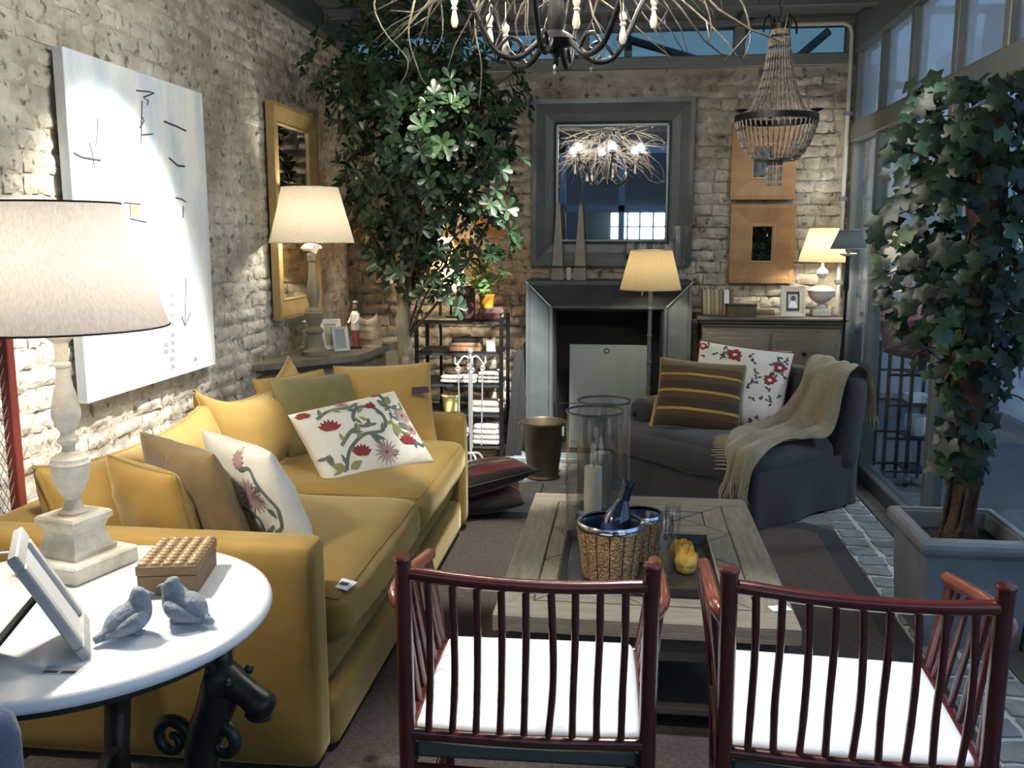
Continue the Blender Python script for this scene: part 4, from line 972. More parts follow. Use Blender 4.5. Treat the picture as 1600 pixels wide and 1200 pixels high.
# things on the cabinet
CZ = .8205
K['ivoryp'] = mat('ivory_paint', (.55, .52, .43), .6, col2=(.66, .63, .55), vs=10)
cs = thing('candlestick', 'ivory turned candlestick beside the cabinet lamp', 'candlestick', (-1.90, 5.37, CZ))
B().lathe([(0, 0), (.03, 0), (.024, .02), (.018, .06), (.028, .09), (.030, .12), (.020, .135), (.024, .15), (.034, .17), (.034, .18), (0, .18)], 16).ob('turned_body', K['ivoryp'], cs, 35)
framed('framed_photo', 'green grey photo frame leaning on the corner cabinet', 'photo frame', (-1.765, 5.42, CZ), 30, .13, .19, .03, .015, K['greyframe'], 'picture', mat('olive_print', (.18, .18, .12), .4), tiltx=-18)
framed('framed_photo', 'narrow blue grey photo frame in front of the figurine on the cabinet', 'photo frame', (-1.685, 5.36, CZ), 38, .10, .15, .02, .015, K['greyframe'], 'picture', mat('grey_blue_print', (.20, .23, .25), .4), tiltx=-18)
fg = thing('figurine', 'small carved figurine in a white shirt and red trousers on the cabinet', 'figurine', (-1.645, 5.52, CZ), -40)
B().lathe([(0, 0), (.035, 0), (.035, .012), (0, .014)], 14).ob('base', K['black'], fg)
K['skinw'] = mat('dark_carved_wood', (.09, .05, .03), .6)
bd = B(); bd.tube(bez([(0, 0, .012), (0, 0, .08), (0, 0, .12), (0, 0, .17), (0, 0, .21), (0, 0, .225), (0, 0, .24), (0, 0, .262), (0, 0, .275)], 3), [.020, .019, .019, .020, .022, .024, .026, .028, .027, .027, .029, .030, .028, .022, .013, .009, .010, .015, .019, .021, .021, .019, .016, .012, .006], 12, M=T(s=(1, .75, 1)))
bd.ob('body', K['skinw'], fg, 180)
B().lathe([(.027, .145), (.031, .16), (.030, .19), (.033, .212), (.024, .226), (.012, .232)], 14, T(s=(1, .8, 1)), cap=False).ob('shirt', K['ivoryp'], fg)
B().lathe([(.029, .115), (.033, .15)], 14, T(s=(1, .8, 1)), cap=False).ob('apron', K['cream'], fg)
B().lathe([(.023, .014), (.024, .06), (.026, .115)], 14, T(s=(1, .8, 1)), cap=False).ob('trousers', mat('faded_red_paint', (.24, .05, .035), .7), fg)
for s in (-1, 1): B().tube(bez([(s*.028, 0, .215), (s*.040, -.008, .18), (s*.030, -.035, .155)], 4), [.009]*5+[.007]*4, 8).ob('arm', K['ivoryp'], fg)
B().ball((0, .004, .284), (.017, .018, .010), 10, 6).ob('cap', mat('grey_cap', (.3, .28, .25), .8), fg)
bk = thing('bark_vase', 'brown and cream bark vase on the corner cabinet', 'vase', (-1.60, 5.66, CZ))
K['bark'] = mat('banded_bark', (.24, .12, .06), .85, col2=(.62, .52, .36), vs=5, st=(1, 1, 6), bump=.6, bs=30, contrast=.15)
B().lathe([(0, 0), (.082, 0), (.080, .05), (.076, .10), (.073, .17), (.070, .17), (.068, .10), (.07, .02), (0, .02)], 20).ob('body', K['bark'], bk)
B().grid(lambda u, v: ((.0735+.001*v)*cos(-2.4+u*1.9), (.0735+.001*v)*sin(-2.4+u*1.9), .165+v*.05*(1-.9*sin(PI*u))), 12, 3).ob('raised_lip', K['cream'], bk)
# ------------------------------------------------------------------ tree
K['bark_t'] = mat('pale_tree_bark', (.16, .125, .085), .85, col2=(.32, .27, .19), vs=7, st=(3, 3, 1), bump=.7, bs=26)
K['branchd'] = mat('dark_branch', (.05, .038, .025), .9)
K['leaf'] = leaf_mat('dark_glossy_leaf', (.010, .026, .012), (.030, .060, .025), .38, .18)
K['leaf_lit'] = leaf_mat('lit_green_leaf', (.04, .085, .03), (.085, .15, .06), .4, .25)  # paler copy of the leaf green; brightness of the lit clusters put into colour
def leaf_mesh(l=1, w=.42, cup=.12):
    # obovate leaf along +X, unit length, folded on the midrib
    st = [(0, .03), (.25, .45), (.55, .85), (.78, 1.0), (.93, .72), (1.0, .18)]
    b = B(); v = []
    for x, k in st: v += [(x*l, -k*w/2, cup*k*.35-.10*x*x), (x*l, 0, -.10*x*x), (x*l, k*w/2, cup*k*.35-.10*x*x)]
    f = []
    for i in range(len(st)-1):
        for j in (0, 1): f.append((3*i+j, 3*i+3+j, 3*i+4+j, 3*i+1+j))
    return b.add(v, f, None, True)
tree = thing('indoor_tree', 'tall bushy evergreen tree with pale trunk behind the sofa', 'tree', (-1.40, 5.75, 0))
tw = [(0, 0, 0), (.02, 0, .3), (.03, 0, .55), (.005, -.02, .9), (.02, -.03, 1.2), (.08, -.08, 1.7), (.16, -.18, 2.2), (.22, -.22, 2.6)]
TP = bez(tw, 6); n = len(TP); B().tube(TP, [.062-.036*k/n+.006*sin(k*1.7) for k in range(n)], 12).ob('trunk', K['bark_t'], tree, 180)
rn = random.Random(5); whorls = []; brn = 0
def spray(c, rad, count, bright=0):
    for _ in range(count):
        while True:
            d = Vector((rn.uniform(-1, 1), rn.uniform(-1, 1), rn.uniform(-1, 1)))
            if .25 < d.length < 1: break
        p_ = Vector((c[0]+d.x*rad[0], c[1]+d.y*rad[1], c[2]+d.z*rad[2]))
        if p_.z > 2.83 or p_.y > 6.45 or p_.x < -1.90: continue
        # keep clear of mirror on the wall
        if p_.y < 5.85 and p_.x < -1.62-.5*(p_.y-5.3)+(.0): 
            if p_.z < 2.3: continue
        whorls.append((p_, d.normalized(), bright))
spray((-1.22, 5.40, 2.32), (.66, .58, .64), 380)
spray((-1.05, 5.35, 2.05), (.48, .55, .42), 120)
spray((-1.38, 5.80, 1.75), (.50, .42, .48), 280)
spray((-1.55, 5.85, 2.38), (.33, .45, .46), 120)
spray((-.85, 5.70, 1.75), (.24, .38, .46), 60)
spray((-1.30, 5.70, 1.38), (.32, .25, .26), 70)
spray((-1.02, 4.95, 2.08), (.26, .18, .17), 24, 1)
spray((-1.12, 5.55, 1.15), (.16, .14, .22), 12)
spray((-1.33, 5.62, 1.22), (.16, .10, .10), 8, 1)
def cam_key(w): return w[0].y-.25*w[2]
whorls.sort(key=cam_key)
lv = leaf_mesh(); leafs = []
for p_, d, br in whorls:
    ax = (d*.8+Vector((0, -.25, .45))).normalized(); q = ax.to_track_quat('Z', 'Y').to_matrix().to_4x4()
    k0 = rn.uniform(0, 6.28); nn = rn.randint(5, 8)
    for k in range(nn):
        s = rn.uniform(.052, .085)
        M = Matrix.Translation(p_-Vector((-1.40, 5.75, 0))) @ q @ Matrix.Rotation(k0+k*2*PI/nn+rn.uniform(-.2, .2), 4, 'Z') @ Matrix.Rotation(-rn.uniform(.1, .75), 4, 'Y') @ Matrix.Scale(s, 4)
        leafs.append((M, br))
proto = lv.ob('leaf', K['leaf'], tree, 180); proto.matrix_local = leafs[0][0]
protob = lv.ob('leaf', K['leaf_lit'], tree, 180); protob.matrix_local = next(M for M, br in leafs if br); skip = False
cnt = 0; rest = B()
for M, br in leafs[1:]:
    if cnt < 298: inst(protob if br else proto, 'leaf', tree, M); cnt += 1
    else: rest.add(lv.v, lv.f, M, True)
tag(rest.ob('foliage', K['leaf'], tree, 180), kind='stuff')
# branches to a share of the whorls
for i in range(0, len(whorls), 22):
    p_ = whorls[i][0]-Vector((-1.40, 5.75, 0)); k = min(n-1, max(14, int(n*min(1, (p_.z-.35)/2.6)))); a = TP[k]
    m_ = a.lerp(p_, .5)+Vector((rn.uniform(-.06, .06), rn.uniform(-.06, .06), rn.uniform(0, .1)))
    B().tube(bez([tuple(a), tuple(m_), tuple(p_)], 3), [.012, .010, .009, .007, .006, .005, .003], 5).ob('branch', K['branchd'], tree, 180)

# ------------------------------------------------------------------ black iron shelf and its things
SX, SY = -1.095, 6.20
sh = thing('etagere', 'black iron shelf unit crowded with books and linens beside the fireplace', 'shelf', (SX, SY, 0))
HW, HD = .285, .17; SZ = (.955, .745, .535, .335, .12)
for x in (-HW, HW):
    for y in (-HD, HD): B().box(x-.012, x+.012, y-.012, y+.012, 0, .98, .002).ob('upright', K['iron'], sh)
for z_ in SZ:
    B().box(-HW, HW, -HD, HD, z_-.008, z_, .002).ob('shelf_board', K['iron'], sh)
    B().box(-HW, HW, -HD-.006, -HD+.006, z_-.024, z_-.008).ob('edge_bar', K['zinc_dark'], sh)
def solid(name, label, cat, m, loc, rz, dims, bevel=.004, extra=None, group=None):
    t = thing(name, label, cat, loc, rz, group); B().box(-dims[0]/2, dims[0]/2, -dims[1]/2, dims[1]/2, 0, dims[2], bevel).ob('body', m, t); return t
K['maroon'] = mat('maroon_leather', (.06, .018, .02), .5, col2=(.11, .035, .035), vs=10, bump=.2, bs=60)
K['maroon2'] = mat('faded_plum_leather', (.10, .05, .05), .55, col2=(.15, .085, .08), vs=10, bump=.2, bs=60)
K['paper'] = mat('aged_page_edges', (.55, .48, .36), .9, col2=(.65, .59, .47), vs=3, st=(2, 2, 90))
def book(label, loc, rz, w, d, h, m, group=None, stand=False, tilt=0):
    t = thing('book', label, 'book', loc, rz, group)
    if tilt: t.rotation_euler[1] = R(tilt)
    # lying: spine towards -Y ; standing: spine towards -Y, height along Z
    if not stand:
        B().box(-w/2+.004, w/2-.004, -d/2+.006, d/2-.004, .005, h-.005).ob('pages', K['paper'], t)
        for z_ in (0, h-.005): B().box(-w/2, w/2, -d/2, d/2, z_, z_+.005, .001).ob('cover', m, t)
        B().box(-w/2, w/2, -d/2-.002, -d/2+.006, .001, h-.001, .003).ob('spine', m, t)
    else:
        B().box(-w/2+.003, w/2-.003, -d/2+.004, d/2-.003, .004, h-.004).ob('pages', K['paper'], t)
        for x in (-w/2, w/2-.003): B().box(x, x+.003, -d/2, d/2, 0, h, .0008).ob('cover', m, t)
        B().box(-w/2, w/2, -d/2-.002, -d/2+.004, 0, h, .002).ob('spine', m, t)
    return t
solid('leather_box', 'upright dark maroon leather box on top of the iron shelf', 'box', K['maroon'], (-1.068, 6.17, .956), 4, (.115, .12, .22), .006)
B().box(-.058, .058, -.061, .061, .15, .156).ob('lid_seam', K['black'], [o for o in COL.objects if o.name.startswith('leather_box')][0])
book('faded plum leather book under the yellow flower pot', (-.895, 6.17, .996), 3, .155, .16, .035, K['maroon2']); book('maroon leather book at the bottom of the pair under the flower pot', (-.905, 6.17, .956), -4, .16, .17, .039, K['maroon'])
# yellow pot with plant
K['ypot'] = mat('ochre_glazed_pot', (.42, .22, .02), .35, col2=(.52, .30, .04), vs=9)
pp = thing('potted_plant', 'leafy green plant in an ochre pot on top of the iron shelf', 'plant', (-.925, 6.16, 1.032))
B().lathe([(0, 0), (.042, 0), (.052, .075), (.055, .08), (.055, .09), (.046, .09), (.04, .06), (0, .06)], 20).ob('pot', K['ypot'], pp)
K['leaf_p'] = leaf_mat('bright_green_leaf', (.10, .20, .06), (.20, .33, .12), .4, .3)
lo = None; rn2 = random.Random(11)
for k in range(26):
    a = rn2.uniform(0, 6.28); el = rn2.uniform(.1, 1.4); rr_ = rn2.uniform(.06, .19)
    tip = Vector((rr_*cos(a)*cos(el)*1.0, rr_*sin(a)*cos(el), .10+rr_*sin(el)*1.1))
    B().tube([(0, 0, .06), tuple(tip*.5+Vector((0, 0, .05))), tuple(tip)], .003, 4).ob('stem', K['thr_olive'], pp)
    for j in range(5):
        q = (tip.normalized()+Vector((0, -.3, .4))).to_track_quat('Z', 'Y').to_matrix().to_4x4()
        M = Matrix.Translation(tip) @ q @ Matrix.Rotation(j*1.257+k, 4, 'Z') @ Matrix.Rotation(-rn2.uniform(.0, .6), 4, 'Y') @ Matrix.Scale(rn2.uniform(.045, .065), 4)
        if lo is None: lo = leaf_mesh(w=.62).ob('leaf', K['leaf_p'], pp, 180); lo.matrix_local = M
        else: inst(lo, 'leaf', pp, M)
# lamps behind the leaves
K['shade3'] = shade_mat('warm_parchment_shade', (.72, .50, .26), .6)
fl2 = thing('floor_lamp', 'floor lamp with warm parchment shade glowing behind the tree', 'lamp', (-1.30, 6.45, 0))
B().lathe([(0, 0), (.11, 0), (.11, .012), (.02, .02), (.010, .03), (.010, 1.30), (0, 1.30)], 20).ob('pole', K['iron'], fl2)
shade(fl2, .125, .085, 1.28, 1.50, K['shade3'], K['iron'], 28); bulb(fl2, 1.38, .02); point('lamp_light', (-1.30, 6.45, 1.39), 9, (1, .84, .6))
tl3 = thing('table_lamp', 'small table lamp with parchment shade half hidden by leaves on the iron shelf', 'lamp', (-1.19, 6.27, .9565))
B().lathe([(0, 0), (.04, 0), (.04, .008), (.007, .014), (.007, .22), (0, .22)], 16).ob('stem', K['iron'], tl3)
shade(tl3, .105, .085, .175, .34, K['shade3'], K['iron'], 28); bulb(tl3, .26, .02); point('lamp_light', (-1.19, 6.27, 1.22), 8, (1, .85, .62))
framed('wall_frame', 'orange pine picture frame half hidden by the tree leaves', 'picture frame', (-.94, 6.575, 1.50), 0, .26, .26, .09, .02, K['pine'], 'mirror_glass', K['mirror'])
# shelf contents
book('black leather book lying on the wooden chest on the iron shelf', (-1.05, 6.12, .805), 3, .20, .13, .026, K['black'])
t = solid('wooden_chest', 'small copper brown wooden chest on the upper iron shelf', 'box', mat('copper_brown_wood', (.20, .09, .05), .5, col2=(.42, .24, .14), vs=5, st=(5, 1, 1)), (-1.06, 6.12, .7455), 0, (.21, .14, .058)); B().box(-.103, .103, -.0715, -.069, .036, .039).ob('lid_line', K['black'], t)
framed('framed_photo', 'tiny silver photo frame on the upper iron shelf', 'photo frame', (-.885, 6.09, .7455), 0, .065, .075, .013, .01, K['silver'], 'picture', K['greyframe'], tiltx=-8)
K['linen_w'] = mat('white_folded_linen', (.72, .70, .64), .9, bump=.4, bs=60); K['linen_p'] = mat('printed_linen', (.20, .22, .20), .9, col2=(.66, .62, .52), vs=40, contrast=.06); K['linen_r'] = mat('pink_beige_linen', (.55, .36, .28), .9, col2=(.62, .46, .36), vs=10)
def folded(label, loc, rz, w, d, h, m, n=3):
    t = thing('folded_linen', label, 'linen', loc, rz)
    for k in range(n): B().soft((0, 0, h/n*(k+.5)), (w*(1-.02*k), d, h/n*.98), h/n*.45, (0, .004, 0), 6, None, .004, k+loc[0]).ob('fold', m, t, 180, weld=True)
    return t
folded('white folded linen under the brown bowl on the iron shelf', (-1.10, 6.12, .5355), 0, .24, .2, .05, K['linen_w'], 2); folded('dark printed folded linen on the iron shelf beside the white stack', (-.895, 6.12, .5355), 0, .15, .18, .075, K['linen_p'], 3)
bw_ = thing('wooden_bowl', 'brown wooden bowl resting on white linen on the iron shelf', 'bowl', (-1.145, 6.12, .586))
B().lathe([(0, 0), (.04, 0), (.07, .02), (.085, .055), (.08, .055), (.065, .025), (0, .01)], 24).ob('bowl', K['boxw'], bw_)
K['yglass'] = mat('pale_yellow_glazed_pot', (.80, .66, .25), .35, col2=(.88, .78, .42), vs=5)
yp = thing('yellow_pot', 'pale yellow pot on the middle iron shelf', 'pot', (-1.165, 6.10, .3355))
B().lathe([(0, 0), (.050, 0), (.060, .08), (.066, .10), (.070, .102), (.070, .112), (.060, .112), (.05, .02), (0, .02)], 24).ob('body', K['yglass'], yp)
folded('pink beige folded linen on the middle iron shelf', (-.925, 6.12, .375), 0, .2, .18, .035, K['linen_r'], 1); folded('white folded linen with pink edge at the bottom of the middle shelf pile', (-.92, 6.12, .3355), 0, .21, .19, .038, K['linen_w'], 1)
folded('tall pile of bright white folded towels on the low iron shelf', (-.915, 6.11, .1205), 0, .18, .19, .14, K['linen_w'], 4); folded('short pile of white towels beside the tall pile on the low shelf', (-1.10, 6.11, .1205), 0, .14, .19, .11, K['linen_w'], 3)
bs_ = thing('basket', 'dark woven basket under the lowest iron shelf', 'basket', (-.95, 6.18, 0)); b = B()
B().lathe([(0, 0), (.10, 0), (.12, .09), (.11, .09), (.09, .01), (0, .01)], 24).ob('body', K['boxw'], bs_)
for z_ in (.02, .045, .07): B().tube(circ(.104+.012*z_/.05, 24, z_), .006, 5, closed=True).ob('weave_band', K['boxw'], bs_)
# fire tools
ft = thing('fire_tool_set', 'polished steel fire tool stand with hanging tools before the iron shelf', 'fire tools', (-.99, 5.86, 0))
S_ = K['silver']
B().tube([(0, 0, .02), (0, 0, .76)], .008, 8).ob('pole', S_, ft); B().ball((0, 0, .775), .018, 10, 8).ob('finial', S_, ft)
for a in range(4): B().tube(bez([(0, 0, .10), (.06*cos(a*PI/2+.6), .06*sin(a*PI/2+.6), .09), (.11*cos(a*PI/2+.6), .11*sin(a*PI/2+.6), .012)], 5), .007, 6).ob('foot', S_, ft)
for a in range(4):
    c_, s2 = cos(a*PI/2+.3), sin(a*PI/2+.3)
    B().tube(bez([(0, 0, .72), (.04*c_, .04*s2, .74), (.075*c_, .075*s2, .70), (.085*c_, .085*s2, .685), (.10*c_, .10*s2, .70), (.098*c_, .098*s2, .735)], 4), .006, 6).ob('hook', S_, ft)
    tl_ = B().tube([(.08*c_, .08*s2, .69), (.07*c_, .07*s2, .15)], .005, 6).ob(('poker', 'brush', 'shovel', 'tongs')[a], S_, ft)
    B().tube(circ(.014, 12), .004, 5, T(.08*c_, .08*s2, .66, rx=90), closed=True).ob('ring', S_, tl_)
B().box(-.03, .03, -.006, .006, .08, .17, .004, T(.07*cos(PI+.3), .07*sin(PI+.3), 0)).ob('shovel_blade', S_, ft)
B().lathe([(.006, .22), (.022, .17), (.026, .10), (0, .10)], 10, T(.07*cos(PI/2+.3), .07*sin(PI/2+.3), 0)).ob('brush_head', K['black'], ft)
# ------------------------------------------------------------------ fireplace
fp = thing('fireplace', 'grey zinc clad fireplace surround with empty black firebox', 'fireplace', (-.1175, 6.2, 0))
ox = .5475; ix = .366; OT, IT = 1.204, 1.018
prof = [(0, .10), (0, -.012), (.10, -.012), (.16, .0), (.55, .03), (.82, .045), (.86, .028), (.96, .028), (1, .05), (1, .40)]
def jamb(sg):
    v = []; f = []; n = len(prof)
    for s, yy in prof:
        x = sg*(ox+(ix-ox)*s); z_ = OT+(IT-OT)*s; v += [(x, yy, .03), (x, yy, z_)]
    for k in range(n-1): f.append((2*k, 2*k+1, 2*k+3, 2*k+2) if sg > 0 else (2*k+2, 2*k+3, 2*k+1, 2*k))
    f.append(tuple(2*k for k in range(n))); f.append(tuple(2*k+1 for k in range(n)))
    return B().add(v, f)
for sg in (-1, 1): jamb(sg).ob('jamb', K['zinc'], fp)
v = []; f = []; n = len(prof)
for s, yy in prof: v += [(-(ox+(ix-ox)*s), yy, OT+(IT-OT)*s), ((ox+(ix-ox)*s), yy, OT+(IT-OT)*s)]
for k in range(n-1): f.append((2*k, 2*k+1, 2*k+3, 2*k+2))
B().add(v, f).ob('lintel', K['zinc_dark'], fp)
B().box(-ox, ox, .0, .385, OT-.01, OT+.008, .003).ob('mantel_shelf', K['zinc_dark'], fp)
for sg in (-1, 1): B().box(sg*(ox-.006), sg*(ix), .08, .385, .03, OT-.01).ob('cheek', K['zinc_dark'], fp)
for sg in (-1, 1):
    M = B(); M.tube([(sg*ox, -.012, OT+.002), (sg*(ix+.02), .03, IT+.02)], .005, 6); M.ob('mitre_bead', K['silver'], fp)
B().box(-ox-.13, ox+.02, -.13, .38, 0, .03, .004).ob('hearth_slab', K['panel'], fp)
B().box(-ix, ix, .36, .38, .03, IT).ob('firebox_back', K['soot'], fp)
for sg in (-1, 1): B().box(sg*ix, sg*(ix-.012), .05, .36, .03, IT).ob('firebox_side', K['soot'], fp)
B().box(-ix, ix, .05, .36, IT-.01, IT).ob('firebox_roof', K['soot'], fp)
B().box(-ix, ix, .05, .36, .03, .036).ob('firebox_floor', K['soot'], fp)
fs = thing('fire_screen', 'plain grey metal fire screen standing inside the firebox', 'fire screen', (-.105, 6.38, .0365))
B().box(-.275, .275, -.006, .006, 0, .73, .002).ob('panel', K['panel'], fs)
for x in (-.2, .2): B().box(x-.015, x+.015, -.06, .06, 0, .012, .003).ob('foot', K['iron'], fs)
B().tube(circ(.016, 14), .003, 5, T(-.02, -.010, .69, rx=90), closed=True).ob('ring_pull', K['iron'], fs)
fg_ = thing('fire_guard', 'low black wire guard with two posts before the firebox', 'fire guard', (-.1175, 6.17, .0305))
for x in (-.33, .33): B().tube([(x, 0, 0), (x, 0, .47)], .008, 8).ob('post', K['iron'], fg_)
for z_ in (.36, .05): B().tube([(-.33, 0, z_), (.33, 0, z_)], .003, 6).ob('wire', K['iron'], fg_)
# mantel mirror
framed('mantel_mirror', 'large dark zinc framed mirror above the fireplace', 'mirror', (-.112, 6.585, 1.30), 0, 1.10, 1.125, .172, .075, K['zinc_dark'], 'mirror_glass', K['mirror'], inner_lip=K['zinc'], cush=.0)
def obelisk(label, x, h):
    t = thing('obelisk', label, 'obelisk', (x, 6.33, 1.2125)); m = K['obel']
    B().sq([(.040, 0), (.040, .078), (.036, .082)]).ob('pedestal', m, t); B().sq([(.032, .082), (.032, .094)]).ob('dark_band', K['black'], t)
    B().sq([(.036, .094), (.011, .094+h*.93), (.001, .094+h)]).ob('shaft', m, t)
K['obel'] = mat('grey_brown_zinc', (.13, .12, .10), .5, .3, col2=(.19, .175, .15), vs=8)
obelisk('tall grey obelisk at the mantel end, farther from the floor lamp', -.462, .44); obelisk('tall grey obelisk on the mantel, nearer the floor lamp', -.312, .43)
def goblet(label, loc, s=1):
    t = thing('wine_glass', label, 'glass', loc)
    B().lathe([(0, 0), (.035*s, 0), (.03*s, .004), (.005*s, .01), (.004*s, .09*s), (.012*s, .10*s)], 16, cap=False).ob('stem', K['clear'], t)
    B().lathe([(.006*s, .098*s), (.03*s, .12*s), (.04*s, .16*s), (.034*s, .22*s), (.032*s, .22*s), (.037*s, .16*s), (.027*s, .123*s), (0, .105*s)], 18, cap=False).ob('bowl', K['clear'], t)
    B().ball((0, 0, .135*s), (.024*s, .024*s, .022*s), 10, 6).ob('dark_filler', K['zinc_dark'], t)
for k, (x, y, q) in enumerate(((.02, 6.36, 'first'), (.10, 6.31, 'second'), (.19, 6.36, 'third'), (.27, 6.31, 'fourth'))): goblet('stemmed glass on the mantel behind the floor lamp shade, %s from the obelisks' % q, (x, y, 1.2125), 1.15)
gv = thing('glass_vase', 'tall clear glass vase at the mantel end behind the floor lamp', 'vase', (.355, 6.38, 1.2125))
B().lathe([(0, 0), (.05, 0), (.05, .01), (.02, .03), (.03, .10), (.055, .36), (.052, .36), (.026, .10), (0, .06)], 20, cap=False).ob('body', K['clear'], gv)
mc = thing('photo_card', 'small pale card standing between the obelisks', 'card', (-.386, 6.30, 1.2125)); B().box(-.014, .014, -.003, .003, 0, .085, .001, T(rx=-8)).ob('card', K['greyframe'], mc); B().box(-.014, .014, .0, .03, 0, .004).ob('foot', K['greyframe'], mc)
# floor lamp before the fireplace
K['shade4'] = shade_mat('natural_linen_shade', (.34, .265, .15), .2)
fl = thing('floor_lamp', 'floor lamp with ochre linen shade and ringed grey pole before the fireplace', 'lamp', (.152, 5.93, 0))
B().lathe([(0, 0), (.13, 0), (.135, .01), (.12, .02), (.03, .035), (.014, .05)], 28).ob('base', K['zinc_dark'], fl)
pr = []; zz = .04
while zz < 1.13: pr += [(.0125, zz), (.0125, zz+.15), (.0165, zz+.155), (.0165, zz+.165)]; zz += .17
B().lathe(pr+[(.012, 1.20), (0, 1.20)], 14).ob('pole', K['zinc'], fl, 35)
shade(fl, .193, .130, 1.172, 1.417, K['shade4'], K['shade4']); bulb(fl, 1.29); point('lamp_light', (.152, 5.93, 1.30), 6.5, (1, .9, .7))
B().tube([(-.05, -.10, 1.17), (-.055, -.105, 1.14)], .003, 5).ob('pull_cord', K['tagw'], fl)
# bucket
bk2 = thing('metal_bucket', 'tapered bronze metal bucket on the hearth flagstones', 'bucket', (-.50, 5.69, 0))
K['bronze'] = mat('aged_bronze', (.075, .060, .036), .42, .75, col2=(.13, .105, .065), vs=6)
B().lathe([(0, 0), (.105, 0), (.108, .008), (.100, .018), (.096, .03), (.140, .345), (.147, .352), (.147, .360), (.140, .362), (.133, .35), (.092, .03), (0, .025)], 36).ob('body', K['bronze'], bk2, 40)
B().tube(bez([(-.145, 0, .335), (-.165, .0, .345), (-.165, 0, .365), (-.15, 0, .37)], 4), .006, 6).ob('handle', K['bronze'], bk2)
B().box(-.010, .010, -.002, .002, -.03, .03, 0, T(.128, -.055, .31, rz=65)).ob('label_tag', K['tagw'], bk2)
# dark boards leaning by the fireplace
for k, (x, rz, lab, h) in enumerate(((-.765, 0, 'dark weathered board with pointed top leaning nearest the iron shelf', .74), (-.715, 0, 'dark weathered board leaning nearest the fireplace jamb', .80))):
    t = thing('leaning_board', lab, 'board', (x, 6.10+.03*k, .0305)); t.rotation_euler = (R(-10), R(4), 0)
    B().prism([(-.028, 0), (.028, 0), (.028, h-.03), (0, h), (-.028, h-.05)], -.012, .012, T(rx=90)).ob('board', K['black'], t)

# ------------------------------------------------------------------ lounge chair
lc = thing('lounge_chair', 'deep slate grey slipcovered lounge chair facing the sofa', 'chair', (.63, 5.36, 0), -46.5)
SL = K['slate']
def skirt(u, v):
    # wrap-around slipcover skirt
    per = u*4; k = int(min(3, per)); f_ = per-k; hx_, hy_ = .515, .455
    c = [(-hx_, -hy_), (hx_, -hy_), (hx_, hy_), (-hx_, hy_)]; a, d = c[k], c[(k+1) % 4]
    x, y = a[0]+(d[0]-a[0])*f_, a[1]+(d[1]-a[1])*f_
    r_ = .012*sin(u*60)*(1-v)+.01*sin(u*23+1)*(1-v); e = 1+.012*(1-v)
    nx_, ny_ = (0, -1, 0, 1)[(k+3) % 4] if 0 else [(0, -1), (1, 0), (0, 1), (-1, 0)][k]
    return (x*e+nx_*r_, y*e+ny_*r_, .012+.30*v)
B().grid(skirt, 72, 5).ob('skirt', SL, lc, 180)
B().box(-.5, .5, -.44, .44, .03, .30).ob('frame', SL, lc)
soft_part('seat_cushion', SL, lc, (-.035, -.085, .315), (1.06, .80, .20), .09, (.01, .03, .025), 16, wob=.010, seed=3)
bkM = T(0, .36, .22, rx=-8)
soft_part('backrest', SL, lc, (0, 0, .26), (1.08, .20, .54), .08, (.01, .015, .01), 14, M=bkM, wob=.006, seed=8)
bo = B().lathe([(0, 0), (.055, .004), (.085, .03), (.09, .06), (.09, .44), (.085, .47), (.055, .496), (0, .5)], 20, T(-.44, -.36, .47, rx=-90)).ob('side_bolster', SL, lc, 50)
B().ball((-.44, -.365, .47), (.018, .012, .018), 10, 6).ob('bolster_button', K['black'], lc)
t = thing('price_tag', 'white barcode tag hanging on the slate lounge chair corner', 'tag', (.60, 4.685, .30), 20)
B().box(-.018, .018, -.001, .001, -.115, -.02).ob('card', K['tagw'], t); B().tube([(0, 0, -.02), (0, .004, .03)], .0012, 4).ob('string', K['tagw'], t)
for k in range(5): B().box(-.013, .013, -.0016, -.001, -.10+.012*k, -.095+.012*k).ob('printed_bar', K['ink'], t)
# its pillows
BRN, YEL, DBR, OLV = (.085, .045, .022), (.40, .26, .05), (.05, .028, .018), (.14, .10, .05)
K['stripe'] = stripe_mat('brown_kilim_stripes', 'Z', (0, .42, [(0, DBR), (.15, BRN), (.235, YEL), (.27, DBR), (.4, BRN), (.485, YEL), (.52, DBR), (.64, BRN), (.725, YEL), (.755, BRN), (.86, OLV)]))
p = Pillow(.48, .41, .16, .05, .008, 31); t = pillow_thing('throw_pillow', 'brown pillow with thin yellow stripes on the slate lounge chair', 'pillow', p, K['stripe'], (.40, 5.20, .425), -6, -26, 4, K['thr_olive'])
b = B()
for k in range(14):
    q = p.S(-1, -1+.9*k/14, -1); b.ball((q.x-.008, q.y, q.z), .011, 6, 4)
b.ob('tassel_edge', K['mustardp'], t)
p = Pillow(.54, .48, .16, .05, .010, 32); t = pillow_thing('throw_pillow', 'cream pillow with red flowers and black leaf print behind the striped one', 'pillow', p, K['cream'], (.62, 5.33, .425), -12, -22, 6, K['thr_red'])
b1, b2_, b3 = B(), B(), B(); rn3 = random.Random(4)
for cx, cy, s in ((-.2, .72, .2), (.78, .55, .16), (.62, .2, .15), (-.92, .85, .1)):
    b1, b3 = B(), B()
    for k in range(8): p.fan(b1, petal(cx, cy, k*PI/4+rn3.uniform(-.2, .2), s*rn3.uniform(.8, 1.2), .06), off=.003)
    o_ = b1.ob('red_flower_print', K['thr_red'], t)
    p.fan(b3, [(cx+.05*cos(q*PI/4), cy+.04*sin(q*PI/4)) for q in range(8)], off=.005); b3.ob('flower_centre', K['cream'], o_)
